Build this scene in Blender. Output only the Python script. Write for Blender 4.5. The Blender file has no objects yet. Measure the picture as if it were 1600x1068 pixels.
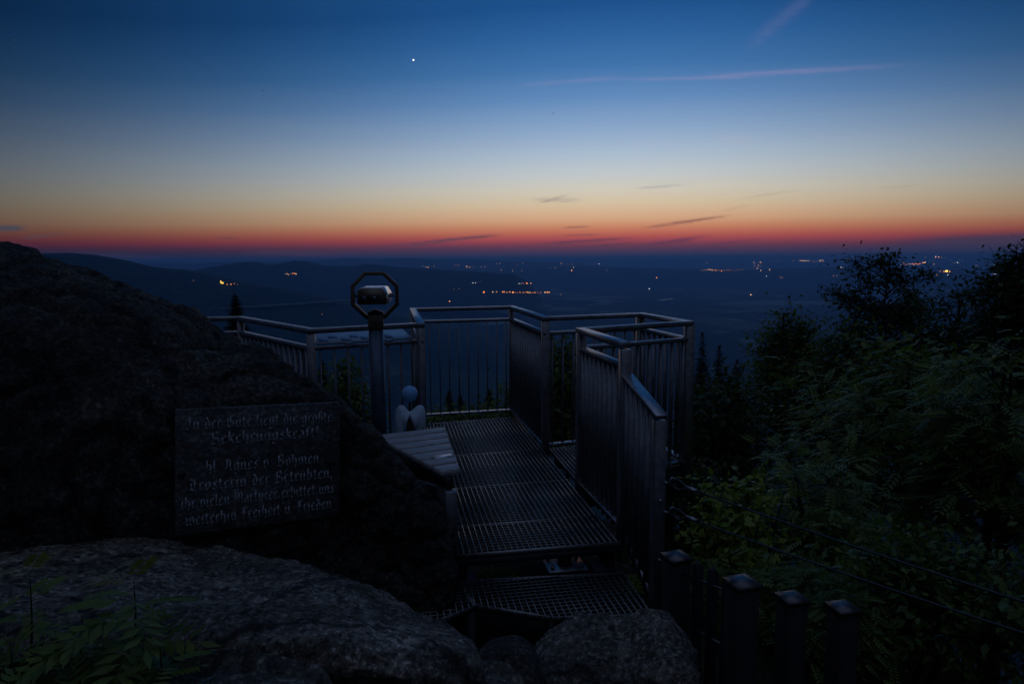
import bpy, math, random
import numpy as np
from mathutils import Vector, Matrix, noise as mnoise

SC = bpy.context.scene
COL = SC.collection
rng = np.random.default_rng(7)
random.seed(7)

# ------------------------------------------------------------------ camera
F = 1600 * 24 / 36.0
CAMH = 1.56
HAZE_D = 9.5e-5
PIT = math.atan((534 - 406) / F)
ROLL = math.radians(0.4)
cP, sP, cR, sR = math.cos(PIT), math.sin(PIT), math.cos(ROLL), math.sin(ROLL)
EYE = Vector((0, 0, CAMH))


def ray(px, py):
    X, Y = px - 800, py - 534
    x = cR * X - sR * Y
    up = -(sR * X + cR * Y)
    return Vector((x, F * cP + up * sP, -F * sP + up * cP))


def at_z(px, py, z):
    d = ray(px, py)
    return EYE + d * ((z - CAMH) / d.z)


def at_y(px, py, y):
    d = ray(px, py)
    return EYE + d * (y / d.y)


cam = bpy.data.cameras.new('camera')
cam.lens = 24
cam.sensor_width = 36
cam.clip_start = 0.05
cam.clip_end = 300000
co = bpy.data.objects.new('camera', cam)
COL.objects.link(co)
rgt, upv, bck = Vector((1, 0, 0)), Vector((0, sP, cP)), Vector((0, -cP, sP))
r2 = cR * rgt - sR * upv
u2 = sR * rgt + cR * upv
co.matrix_world = Matrix(((r2.x, u2.x, bck.x, 0), (r2.y, u2.y, bck.y, 0), (r2.z, u2.z, bck.z, CAMH), (0, 0, 0, 1)))
SC.camera = co
SC.view_settings.view_transform = 'Standard'
SC.view_settings.look = 'None'
SC.view_settings.exposure = 0
SC.view_settings.gamma = 1
SC.render.engine = 'CYCLES'
cy = SC.cycles
cy.max_bounces = 5
cy.diffuse_bounces = 2
cy.glossy_bounces = 3
cy.transmission_bounces = 2
cy.volume_bounces = 1
cy.sample_clamp_indirect = 0.6
cy.use_denoising = True
try:
    cy.denoiser = 'OPENIMAGEDENOISE'
    cy.denoising_input_passes = 'RGB_ALBEDO_NORMAL'
except Exception:
    pass


def srgb(r, g, b):
    def f(c):
        c /= 255.0
        return c / 12.92 if c <= 0.04045 else ((c + 0.055) / 1.055) ** 2.4
    return (f(r), f(g), f(b))


# ------------------------------------------------------------------ world sky
W = bpy.data.worlds.new('World')
SC.world = W
W.use_nodes = True
NT = W.node_tree
NT.nodes.clear()


class G:
    """tiny helper to write shader maths"""
    def __init__(s, nt):
        s.nt = nt

    def n(s, t, **k):
        x = s.nt.nodes.new(t)
        for a, b in k.items():
            setattr(x, a, b)
        return x

    def lk(s, a, inp):
        if isinstance(a, bpy.types.NodeSocket):
            s.nt.links.new(a, inp)
        else:
            inp.default_value = a

    def m(s, op, *a, clamp=False):
        x = s.n('ShaderNodeMath', operation=op, use_clamp=clamp)
        for i, v in enumerate(a):
            s.lk(v, x.inputs[i])
        return x.outputs[0]

    def mix(s, f, a, b, blend='MIX'):
        x = s.n('ShaderNodeMix', data_type='RGBA', blend_type=blend)
        s.lk(f, x.inputs[0])
        for v, i in ((a, 6), (b, 7)):
            if isinstance(v, tuple) and len(v) == 3:
                v = v + (1,)
            s.lk(v, x.inputs[i])
        return x.outputs[2]

    def sstep(s, v, a, b):
        x = s.n('ShaderNodeMapRange', interpolation_type='SMOOTHSTEP')
        s.lk(v, x.inputs[0])
        x.inputs[1].default_value = a
        x.inputs[2].default_value = b
        return x.outputs[0]

    def ramp(s, v, stops, interp='LINEAR'):
        x = s.n('ShaderNodeValToRGB')
        s.lk(v, x.inputs[0])
        r = x.color_ramp
        r.interpolation = interp
        while len(r.elements) > 1:
            r.elements.remove(r.elements[-1])
        r.elements[0].position = stops[0][0]
        r.elements[0].color = tuple(stops[0][1]) + (1,)
        for p, c in stops[1:]:
            e = r.elements.new(p)
            e.color = tuple(c) + (1,)
        return x.outputs[0]


g = G(NT)
tc = g.n('ShaderNodeTexCoord')
sep = g.n('ShaderNodeSeparateXYZ')
NT.links.new(tc.outputs['Generated'], sep.inputs[0])
EL = g.m('DEGREES', g.m('ARCSINE', sep.outputs[2]))
AZ = g.m('DEGREES', g.m('ARCTAN2', sep.outputs[0], sep.outputs[1]))


def el_of(y):
    d = ray(1000, y)
    return math.degrees(math.atan2(d.z, math.hypot(d.x, d.y)))


SKY = [(0, (30, 82, 141)), (50, (46, 99, 158)), (100, (66, 117, 173)), (150, (101, 142, 191)), (200, (143, 171, 205)), (240, (176, 194, 212)),
       (270, (199, 206, 208)), (295, (216, 209, 192)), (315, (223, 202, 170)), (330, (226, 188, 150)), (342, (225, 174, 134)), (352, (219, 148, 108)), (361, (210, 120, 91)),
       (368, (198, 96, 80)), (374, (180, 80, 82)), (379, (152, 72, 79)), (384, (122, 67, 78)), (390, (100, 64, 82)), (397, (82, 65, 87)), (404, (70, 64, 86)), (415, (52, 58, 86))]
stops = sorted((max(0.0, (el_of(y) + 1) / 22.0), srgb(*c)) for y, c in SKY)
dz = g.m('SUBTRACT', AZ, 8.0)
gauss = g.m('EXPONENT', g.m('DIVIDE', g.m('MULTIPLY', dz, dz), -1350.0))
elf = g.m('MULTIPLY', EL, g.m('SUBTRACT', 1.28, g.m('MULTIPLY', gauss, .28)))
rampc = g.ramp(g.m('DIVIDE', g.m('ADD', elf, 1.0), 22.0, clamp=True), stops)
front = g.mix(1.0, rampc, (1, 1, 1), 'MULTIPLY')
gl = g.n('ShaderNodeCombineColor')
for i in range(3):
    NT.links.new(gauss, gl.inputs[i])
front = g.mix(1.0, rampc, gl.outputs[0], 'MULTIPLY')
ZEN = (0.100, 0.145, 0.265)  # unseen overhead sky, brightened as fill light for the foreground
BACK = (0.013, 0.017, 0.030)
wb = g.sstep(g.m('ABSOLUTE', dz), 48, 110)
col = g.mix(wb, front, BACK)
col = g.mix(g.m('MULTIPLY', g.sstep(EL, 24, 72), g.m('MAXIMUM', g.sstep(EL, 52, 84), g.sstep(g.m('ABSOLUTE', dz), 35, 110))), col, ZEN)

# clouds: soft streaks with a torn edge, given by their two ends in the sky
nz = g.n('ShaderNodeTexNoise', noise_dimensions='2D')
nz.inputs['Scale'].default_value = 1.0
nz.inputs['Detail'].default_value = 9
nz.inputs['Roughness'].default_value = 0.68
cmb = g.n('ShaderNodeCombineXYZ')
NT.links.new(g.m('MULTIPLY', AZ, 0.55), cmb.inputs[0])
NT.links.new(g.m('MULTIPLY', EL, 2.6), cmb.inputs[1])
NT.links.new(cmb.outputs[0], nz.inputs['Vector'])
NZ = g.m('SUBTRACT', nz.outputs[0], 0.5)


def azel(px, py):
    d = ray(px, py)
    return math.degrees(math.atan2(d.x, d.y)), math.degrees(math.atan2(d.z, math.hypot(d.x, d.y)))


def cloud(p, q, thick, color, alpha, wob=0.35, torn=1.0):
    global col
    a0, e0 = azel(*p)
    a1, e1 = azel(*q)
    ca, ce = (a0 + a1) / 2, (e0 + e1) / 2
    L = math.hypot(a1 - a0, e1 - e0) / 2
    th = math.atan2(e1 - e0, a1 - a0)
    T = thick * 57.3 / F / 1.3
    da, de = g.m('SUBTRACT', AZ, ca), g.m('SUBTRACT', EL, ce)
    u = g.m('DIVIDE', g.m('ADD', g.m('MULTIPLY', da, math.cos(th)), g.m('MULTIPLY', de, math.sin(th))), L)
    v = g.m('SUBTRACT', g.m('MULTIPLY', de, math.cos(th)), g.m('MULTIPLY', da, math.sin(th)))
    v = g.m('DIVIDE', g.m('ADD', v, g.m('MULTIPLY', NZ, wob)), T)
    uu = g.m('MULTIPLY', u, u)
    ex = g.m('ADD', g.m('MULTIPLY', uu, g.m('MULTIPLY', uu, 0.9)), g.m('MULTIPLY', v, v))
    mk = g.m('EXPONENT', g.m('MULTIPLY', ex, -1.0))
    mk = g.m('MULTIPLY', mk, g.m('ADD', 1.1, g.m('MULTIPLY', NZ, 3.6 * torn)), clamp=True)
    col = g.mix(g.m('MULTIPLY', mk, alpha, clamp=True), col, srgb(*color))


pk = (190, 158, 196)
cloud((968, 124), (1190, 119), 3.2, pk, .12, .12, .6)
cloud((1140, 116), (1395, 103), 4.0, pk, .12, .14, .6)
cloud((1090, 121), (1290, 107), 3.0, pk, .08, .12, .5)
cloud((820, 133), (960, 121), 4, pk, .09, .1)
cloud((1178, 66), (1268, -8), 11, (126, 124, 172), .15, .35, .8)
cloud((590, 386), (690, 376), 2.6, (108, 66, 80), .65, .12)
cloud((676, 377), (772, 368), 3.2, (104, 74, 84), .75, .14)
cloud((-30, 357), (36, 356), 4.5, (70, 74, 84), .9, .1, .5)
cloud((40, 371), (100, 365), 2.5, (92, 76, 80), .5, .15)
cloud((838, 382), (980, 372), 3.0, (118, 66, 80), .6, .25)
cloud((870, 378), (960, 374), 2.4, (118, 66, 80), .5, .25)
cloud((992, 386), (1098, 370), 3.6, (112, 62, 82), .75, .2)
cloud((1012, 355), (1130, 338), 2.8, (150, 98, 84), .6, .22)
cloud((832, 312), (902, 312), 4, (170, 160, 150), .4, .35)
cloud((880, 356), (918, 354), 2, (120, 90, 84), .55, .12)
cloud((995, 294), (1066, 289), 2.4, (172, 172, 172), .45, .15)
cloud((1160, 310), (1240, 298), 2.4, (190, 176, 150), .4, .15)
cloud((1380, 293), (1440, 290), 2, (170, 160, 140), .3, .15)
cloud((1130, 330), (1170, 320), 2, (190, 165, 130), .35, .15)
cloud((640, 384), (700, 379), 1.8, (112, 70, 82), .6, .14)
cloud((900, 388), (985, 380), 2.4, (108, 62, 80), .65, .3)
cloud((1090, 384), (1190, 374), 2.2, (120, 64, 82), .5, .25)
cloud((880, 368), (935, 366), 1.8, (140, 86, 84), .55, .2)
cloud((560, 392), (760, 388), 3.2, (96, 62, 80), .5, .3)
cloud((1040, 350), (1110, 341), 2.0, (150, 100, 86), .55, .3)
cloud((845, 316), (885, 305), 2.2, (168, 150, 138), .5, .5)
cloud((1430, 378), (1760, 366), 9, (82, 60, 78), .95, .2, .2)
cloud((1380, 390), (1760, 382), 10, (72, 60, 82), .9, .15, .2)
cloud((120, 398), (260, 404), 5, (74, 60, 78), .6, .2, .5)
cloud((400, 394), (540, 398), 5, (92, 64, 82), .6, .2, .5)
cloud((340, 372), (372, 372), 1.6, (110, 74, 76), .5, .08)
cloud((1180, 222), (1120, 216), 8, (180, 178, 196), .18, .3)
bg = g.n('ShaderNodeBackground')
NT.links.new(col, bg.inputs[0])
bg.inputs[1].default_value = 1.0
wo = g.n('ShaderNodeOutputWorld')
NT.links.new(bg.outputs[0], wo.inputs[0])

# ------------------------------------------------------------------ materials


def newmat(name):
    m = bpy.data.materials.new(name)
    m.use_nodes = True
    nt = m.node_tree
    b = nt.nodes['Principled BSDF']
    return m, nt, b, G(nt)


def pos_noise(gg, scale, detail=4, rough=.6, coord='Object', dist=0.0, squash=None):
    t = gg.n('ShaderNodeTexCoord')
    o = t.outputs[coord]
    if squash:
        mp = gg.n('ShaderNodeMapping')
        mp.inputs['Scale'].default_value = squash
        gg.nt.links.new(o, mp.inputs[0])
        o = mp.outputs[0]
    x = gg.n('ShaderNodeTexNoise')
    x.inputs['Scale'].default_value = scale
    x.inputs['Detail'].default_value = detail
    x.inputs['Roughness'].default_value = rough
    x.inputs['Distortion'].default_value = dist
    gg.nt.links.new(o, x.inputs['Vector'])
    return x.outputs[0]


def bump(gg, b, h, strength, dist):
    x = gg.n('ShaderNodeBump')
    x.inputs['Strength'].default_value = strength
    x.inputs['Distance'].default_value = dist
    gg.nt.links.new(h, x.inputs['Height'])
    gg.nt.links.new(x.outputs[0], b.inputs['Normal'])


def mat_granite(name, lo, hi, speck=.5, lichen=.5, crack=.8):
    m, nt, b, gg = newmat(name)
    n1 = pos_noise(gg, 3.5, 6, .62)
    n2 = pos_noise(gg, 48, 6, .75)
    n3 = pos_noise(gg, 14, 6, .68)
    c = gg.ramp(n1, [(.3, lo), (.7, hi)])
    sp = gg.ramp(n2, [(.36, (.08, .08, .09)), (.47, (.45, .45, .46)), (.56, (1, 1, 1)), (.66, (3.4, 3.4, 3.5))])
    c = gg.mix(speck, c, sp, 'MULTIPLY')
    li = gg.ramp(n3, [(.52, (0, 0, 0)), (.66, (1, 1, 1))])
    c = gg.mix(gg.m('MULTIPLY', li, lichen), c, (hi[0] * 1.9, hi[1] * 1.95, hi[2] * 1.85))
    wv = gg.ramp(pos_noise(gg, 1.6, 5, .6, dist=.6), [(.34, (.38, .38, .38)), (.5, (.85, .85, .85)), (.64, (1.35, 1.35, 1.35))])
    c = gg.mix(1.0, c, wv, 'MULTIPLY')
    mo = gg.ramp(pos_noise(gg, 7, 5, .7), [(.55, (0, 0, 0)), (.7, (1, 1, 1))])
    c = gg.mix(gg.m('MULTIPLY', mo, .7), c, (.022, .024, .018))
    tcx = gg.n('ShaderNodeTexCoord')
    dn = gg.n('ShaderNodeTexNoise')
    dn.inputs['Scale'].default_value = 2.2
    dn.inputs['Detail'].default_value = 5
    nt.links.new(tcx.outputs['Object'], dn.inputs['Vector'])
    av = gg.n('ShaderNodeVectorMath', operation='MULTIPLY_ADD')
    nt.links.new(dn.outputs['Color'], av.inputs[0])
    av.inputs[1].default_value = (.7, .7, .7)
    nt.links.new(tcx.outputs['Object'], av.inputs[2])
    vo = gg.n('ShaderNodeTexVoronoi', feature='DISTANCE_TO_EDGE')
    vo.inputs['Scale'].default_value = 1.1
    nt.links.new(av.outputs[0], vo.inputs['Vector'])
    crk = gg.ramp(vo.outputs['Distance'], [(0, (.12, .12, .12)), (.012, (.3, .3, .3)), (.03, (1, 1, 1))])
    c = gg.mix(crack, c, crk, 'MULTIPLY')
    nt.links.new(c, b.inputs['Base Color'])
    b.inputs['Roughness'].default_value = .82
    b.inputs['Specular IOR Level'].default_value = .28
    hh = gg.m('ADD', gg.m('MULTIPLY', n3, 1.0), gg.m('MULTIPLY', n2, .55))
    bump(gg, b, hh, 1.0, .03)
    return m


def mat_metal(name, c, rough, metallic=.85, scale=25):
    m, nt, b, gg = newmat(name)
    n = pos_noise(gg, scale, 5, .65)
    cc = gg.ramp(n, [(.3, tuple(v * .7 for v in c)), (.7, tuple(min(1, v * 1.25) for v in c))])
    nt.links.new(cc, b.inputs['Base Color'])
    b.inputs['Metallic'].default_value = metallic
    rr = gg.m('ADD', gg.m('MULTIPLY', n, .3), rough - .15)
    nt.links.new(rr, b.inputs['Roughness'])
    bump(gg, b, pos_noise(gg, scale * 6, 3), .15, .002)
    return m


def mat_plain(name, c, rough=.6, spec=.4, var=.25, scale=20):
    m, nt, b, gg = newmat(name)
    n = pos_noise(gg, scale, 4)
    cc = gg.ramp(n, [(.3, tuple(v * (1 - var) for v in c)), (.7, tuple(min(1, v * (1 + var)) for v in c))])
    nt.links.new(cc, b.inputs['Base Color'])
    b.inputs['Roughness'].default_value = rough
    b.inputs['Specular IOR Level'].default_value = spec
    return m


def mat_wood(name, lo, hi, squash=(2, 30, 30)):
    m, nt, b, gg = newmat(name)
    n = pos_noise(gg, 2.2, 6, .65, squash=squash, dist=.4)
    nt.links.new(gg.ramp(n, [(.3, lo), (.7, hi)]), b.inputs['Base Color'])
    b.inputs['Roughness'].default_value = .62
    bump(gg, b, n, .5, .004)
    return m


def mat_leaf(name, a, b_, scale=3.0, trans=.35, gloss=.45):
    m, nt, b, gg = newmat(name)
    n = pos_noise(gg, scale, 3, .6)
    n2 = pos_noise(gg, scale * 9, 2, .6)
    f = gg.m('ADD', gg.m('MULTIPLY', n, .6), gg.m('MULTIPLY', n2, .4))
    c = gg.ramp(f, [(.36, a), (.64, b_)])
    nt.links.new(c, b.inputs['Base Color'])
    b.inputs['Roughness'].default_value = gloss
    b.inputs['Specular IOR Level'].default_value = .3
    tr = gg.n('ShaderNodeBsdfTranslucent')
    nt.links.new(gg.mix(1.0, c, (1.1, 1.2, .5), 'MULTIPLY'), tr.inputs[0])
    mx = gg.n('ShaderNodeMixShader')
    mx.inputs[0].default_value = trans
    nt.links.new(b.outputs[0], mx.inputs[1])
    nt.links.new(tr.outputs[0], mx.inputs[2])
    nt.links.new(mx.outputs[0], nt.nodes['Material Output'].inputs[0])
    return m


def mat_emit(name, c, s):
    m = bpy.data.materials.new(name)
    m.use_nodes = True
    nt = m.node_tree
    nt.nodes.clear()
    e = nt.nodes.new('ShaderNodeEmission')
    e.inputs[0].default_value = tuple(c) + (1,)
    e.inputs[1].default_value = s
    o = nt.nodes.new('ShaderNodeOutputMaterial')
    nt.links.new(e.outputs[0], o.inputs[0])
    try:
        m.cycles.emission_sampling = 'NONE'
    except Exception:
        pass
    return m


M = dict(
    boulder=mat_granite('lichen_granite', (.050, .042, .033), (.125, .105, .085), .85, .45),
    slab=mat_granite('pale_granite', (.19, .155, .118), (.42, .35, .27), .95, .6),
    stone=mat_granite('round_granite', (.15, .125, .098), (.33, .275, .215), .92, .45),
    plaque=mat_granite('plaque_granite', (.15, .145, .14), (.26, .25, .24), .6, .1, 0.0),
    letter=mat_plain('letter_paint', (.46, .47, .47), .6, .3, .35, 60),
    steel=mat_metal('galvanised_steel', (.36, .35, .36), .36, .9, 18),
    bar=mat_metal('steel_bar', (.27, .27, .285), .48, .85, 18),
    grate=mat_metal('grating_steel', (.34, .33, .32), .42, .9, 30),
    beam=mat_metal('beam_steel', (.06, .06, .065), .55, .7, 8),
    dark=mat_plain('dark_paint', (.02, .02, .022), .5, .4),
    viewer=mat_metal('viewer_enamel', (.78, .78, .8), .26, .9, 12),
    bronze=mat_metal('viewer_bronze', (.20, .15, .11), .42, .6, 14),
    poleblue=mat_metal('pole_paint', (.10, .13, .18), .4, .6, 10),
    lens=mat_metal('lens_glass', (.25, .3, .4), .2, .9),
    wood=mat_wood('weathered_wood', (.26, .245, .24), (.60, .56, .54), (2.2, 26, 26)),
    darkwood=mat_wood('dark_wood', (.012, .011, .010), (.032, .028, .025), (14, 14, 1.5)),
    white=mat_plain('blue_white_paint', (.26, .58, 1.0), .35, .5, .06, 6),
    wing=mat_plain('wing_paint', (.62, .76, .90), .6, .4, .15, 9),
    rust=mat_plain('rusty_metal', (.07, .035, .02), .7, .3, .4, 14),
    plate=mat_metal('brass_plate', (.75, .75, .76), .35, .8),
    board=mat_plain('board_print', (.32, .36, .42), .35, .5, .15, 4),
    boardpic=mat_plain('board_picture', (.10, .14, .22), .35, .5, .25, 10),
    post=mat_plain('post_paint', (.012, .012, .013), .55, .4, .4, 16),
    cap=mat_metal('cap_metal', (.13, .115, .115), .36, .8, 16),
    rope=mat_metal('wire_rope', (.085, .085, .09), .5, .85, 80),
    bark=mat_plain('bark', (.04, .033, .026), .9, .1, .5, 9),
    stem=mat_plain('stem_bark', (.05, .04, .028), .8, .2, .4, 20),
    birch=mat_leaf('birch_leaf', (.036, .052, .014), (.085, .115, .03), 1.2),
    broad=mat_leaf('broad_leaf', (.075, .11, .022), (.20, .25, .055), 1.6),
    rowan=mat_leaf('rowan_leaf', (.085, .12, .026), (.26, .31, .075), 2.0),
    young=mat_leaf('young_leaf', (.16, .21, .02), (.36, .40, .06), 3.0),
    tip=mat_leaf('tip_leaf', (.20, .17, .05), (.34, .28, .10), 6.0),
    spruce=mat_leaf('spruce_needle', (.016, .024, .009), (.034, .046, .016), 2.0, .1, .6),
    moss=mat_leaf('moss_leaf', (.06, .065, .015), (.13, .13, .035), 8.0),
    grass=mat_leaf('grass_blade', (.03, .05, .014), (.08, .10, .03), 5.0),
)

# water
m_, nt_, b_, g_ = newmat('lake_water')
b_.inputs['Base Color'].default_value = (.01, .015, .02, 1)
b_.inputs['Roughness'].default_value = .015
b_.inputs['IOR'].default_value = 1.33
M['water'] = m_

# ------------------------------------------------------------------ mesh helpers
ORG = {}


class MB:
    def __init__(s):
        s.v, s.f, s.mi, s.nv = [], [], [], 0

    def add(s, v, f, mi=0):
        v = np.asarray(v, float).reshape(-1, 3)
        for q in f:
            s.f.append([i + s.nv for i in q])
            s.mi.append(mi)
        s.v.append(v)
        s.nv += len(v)

    def quads(s, v, mi=0):                       # v: n x 4 x 3
        v = np.asarray(v, float)
        n = len(v)
        idx = (np.arange(n * 4).reshape(n, 4) + s.nv)
        s.f.extend(idx.tolist())
        s.mi.extend([mi] * n)
        s.v.append(v.reshape(-1, 3))
        s.nv += n * 4

    def beam(s, p, q, w, h, up=(0, 0, 1), mi=0):
        p, q = Vector(p), Vector(q)
        d = (q - p).normalized()
        upv_ = Vector(up)
        sd = d.cross(upv_)
        if sd.length < 1e-5:
            sd = d.cross(Vector((0, 1, 0)))
        sd.normalize()
        u = sd.cross(d).normalized()
        vs = []
        for e in (p, q):
            for a, b in ((-1, -1), (1, -1), (1, 1), (-1, 1)):
                vs.append(e + sd * (a * w / 2) + u * (b * h / 2))
        s.add([tuple(x) for x in vs], [(0, 1, 2, 3), (7, 6, 5, 4), (0, 4, 5, 1), (1, 5, 6, 2), (2, 6, 7, 3), (3, 7, 4, 0)], mi)

    def box(s, c, size, yaw=0, mi=0):
        c = Vector(c)
        ax = Vector((math.cos(yaw), math.sin(yaw), 0)) * (size[0] / 2)
        s.beam(c - ax, c + ax, size[1], size[2], (0, 0, 1), mi)

    def prism(s, poly, z0, z1, mi=0):            # poly: list of xy
        n = len(poly)
        a = sum(poly[i][0] * poly[(i + 1) % n][1] - poly[(i + 1) % n][0] * poly[i][1] for i in range(n))
        if a < 0:
            poly = poly[::-1]
        vs = [(p[0], p[1], z0) for p in poly] + [(p[0], p[1], z1) for p in poly]
        fs = [tuple(range(n - 1, -1, -1)), tuple(range(n, 2 * n))]
        fs += [(i, (i + 1) % n, n + (i + 1) % n, n + i) for i in range(n)]
        s.add(vs, fs, mi)

    def extrude(s, pts, dvec, mi=0):             # planar 3d polygon extruded by a vector
        n = len(pts)
        d = Vector(dvec)
        vs = [tuple(p) for p in pts] + [tuple(Vector(p) + d) for p in pts]
        fs = [tuple(range(n - 1, -1, -1)), tuple(range(n, 2 * n))]
        fs += [(i, (i + 1) % n, n + (i + 1) % n, n + i) for i in range(n)]
        s.add(vs, fs, mi)

    def tube(s, path, rad, n=8, mi=0, caps=True):
        path = [Vector(p) for p in path]
        if not hasattr(rad, '__len__'):
            rad = [rad] * len(path)
        vs, fs = [], []
        pu = None
        for i, p in enumerate(path):
            a = path[max(0, i - 1)]
            b = path[min(len(path) - 1, i + 1)]
            d = (b - a).normalized()
            if pu is None:
                pu = d.orthogonal().normalized()
            pu = (pu - d * pu.dot(d))
            pu = pu.normalized() if pu.length > 1e-6 else d.orthogonal().normalized()
            w = d.cross(pu)
            for k in range(n):
                t = 2 * math.pi * k / n
                vs.append(tuple(p + (pu * math.cos(t) + w * math.sin(t)) * rad[i]))
        for i in range(len(path) - 1):
            for k in range(n):
                fs.append((i * n + k, i * n + (k + 1) % n, (i + 1) * n + (k + 1) % n, (i + 1) * n + k))
        if caps:
            fs.append(tuple(range(n - 1, -1, -1)))
            fs.append(tuple(range((len(path) - 1) * n, len(path) * n)))
        s.add(vs, fs, mi)

    def sweep(s, path, w, h, mi=0):
        """rectangular bar along a polyline with mitred corners; vertical sides stay vertical"""
        P = [Vector(p) for p in path]
        n = len(P)
        vs, fs = [], []
        for i in range(n):
            dirs = []
            if i > 0:
                dirs.append((P[i] - P[i - 1]))
            if i < n - 1:
                dirs.append((P[i + 1] - P[i]))
            nn = []
            for d in dirs:
                d = Vector((d.x, d.y, 0)).normalized()
                nn.append(Vector((d.y, -d.x, 0)))
            if len(nn) == 2:
                b = (nn[0] + nn[1]).normalized()
                b = b / max(.35, b.dot(nn[0]))
            else:
                b = nn[0]
            for a, c in ((-1, -1), (1, -1), (1, 1), (-1, 1)):
                vs.append(tuple(P[i] + b * (a * w / 2) + Vector((0, 0, c * h / 2))))
        for i in range(n - 1):
            o = i * 4
            for k in range(4):
                fs.append((o + k, o + (k + 1) % 4, o + 4 + (k + 1) % 4, o + 4 + k))
        fs += [(3, 2, 1, 0), (n * 4 - 4, n * 4 - 3, n * 4 - 2, n * 4 - 1)]
        s.add(vs, fs, mi)

    def ball(s, c, r, n=16, mi=0, sq=(1, 1, 1)):
        c = Vector(c)
        m = n // 2
        vs = [(c.x, c.y, c.z + r * sq[2])]
        for i in range(1, m):
            t = math.pi * i / m
            for k in range(n):
                p = 2 * math.pi * k / n
                vs.append((c.x + r * sq[0] * math.sin(t) * math.cos(p), c.y + r * sq[1] * math.sin(t) * math.sin(p), c.z + r * sq[2] * math.cos(t)))
        vs.append((c.x, c.y, c.z - r * sq[2]))
        fs = [(0, 1 + k, 1 + (k + 1) % n) for k in range(n)]
        for i in range(m - 2):
            a = 1 + i * n
            fs += [(a + k, a + n + k, a + n + (k + 1) % n, a + (k + 1) % n) for k in range(n)]
        a = 1 + (m - 2) * n
        L = len(vs) - 1
        fs += [(a + k, L, a + (k + 1) % n) for k in range(n)]
        s.add(vs, fs, mi)

    def build(s, name, mats, parent=None, smooth=False, bevel=0.0, origin=None):
        V = np.concatenate(s.v) if s.v else np.zeros((0, 3))
        if parent is not None:
            og = ORG[parent]
        elif origin is not None:
            og = Vector(origin)
        else:
            lo, hi = V.min(0), V.max(0)
            og = Vector(((lo[0] + hi[0]) / 2, (lo[1] + hi[1]) / 2, lo[2]))
        V = V - np.array(og)
        me = bpy.data.meshes.new(name)
        lens = np.array([len(f) for f in s.f], dtype=np.int32)
        flat = np.fromiter((i for f in s.f for i in f), dtype=np.int32, count=int(lens.sum()))
        me.vertices.add(len(V))
        me.vertices.foreach_set('co', V.astype(np.float32).ravel())
        me.loops.add(len(flat))
        me.loops.foreach_set('vertex_index', flat)
        me.polygons.add(len(lens))
        st = np.concatenate(([0], np.cumsum(lens)[:-1])).astype(np.int32)
        me.polygons.foreach_set('loop_start', st)
        if not isinstance(mats, (list, tuple)):
            mats = [mats]
        for m in mats:
            me.materials.append(m)
        me.polygons.foreach_set('material_index', np.array(s.mi, dtype=np.int32))
        if smooth:
            me.polygons.foreach_set('use_smooth', np.ones(len(lens), dtype=bool))
        me.update(calc_edges=True)
        me.validate()
        o = bpy.data.objects.new(name, me)
        COL.objects.link(o)
        if parent is not None:
            o.parent = parent
            ORG[o] = og
        else:
            o.location = og
            ORG[o] = og
        if bevel:
            b = o.modifiers.new('bevel', 'BEVEL')
            b.width = bevel
            b.segments = 1
            b.limit_method = 'ANGLE'
            b.angle_limit = math.radians(40)
        return o


def tag(o, label=None, cat=None, group=None, kind=None):
    if label:
        o['label'] = label
    if cat:
        o['category'] = cat
    if group:
        o['group'] = group
    if kind:
        o['kind'] = kind
    return o


def thing(name, label, cat, loc, group=None):
    o = bpy.data.objects.new(name, None)
    o.empty_display_size = .2
    COL.objects.link(o)
    o.location = loc
    ORG[o] = Vector(loc)
    return tag(o, label, cat, group)


# ------------------------------------------------------------------ terrain
PLAIN = -450.0


def vnoise(x, y, seed):
    xi, yi = np.floor(x).astype(np.int64), np.floor(y).astype(np.int64)
    fx, fy = x - xi, y - yi
    fx, fy = fx * fx * (3 - 2 * fx), fy * fy * (3 - 2 * fy)

    def h(a, b):
        n = (a * 374761393 + b * 668265263 + seed * 1442695041) & 0xFFFFFFFF
        n = ((n ^ (n >> 13)) * 1274126177) & 0xFFFFFFFF
        return ((n ^ (n >> 16)) & 0xFFFF) / 65535.0
    return (h(xi, yi) * (1 - fx) + h(xi + 1, yi) * fx) * (1 - fy) + (h(xi, yi + 1) * (1 - fx) + h(xi + 1, yi + 1) * fx) * fy


def sst(v, a, b):
    t = np.clip((v - a) / (b - a), 0, 1)
    return t * t * (3 - 2 * t)


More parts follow.
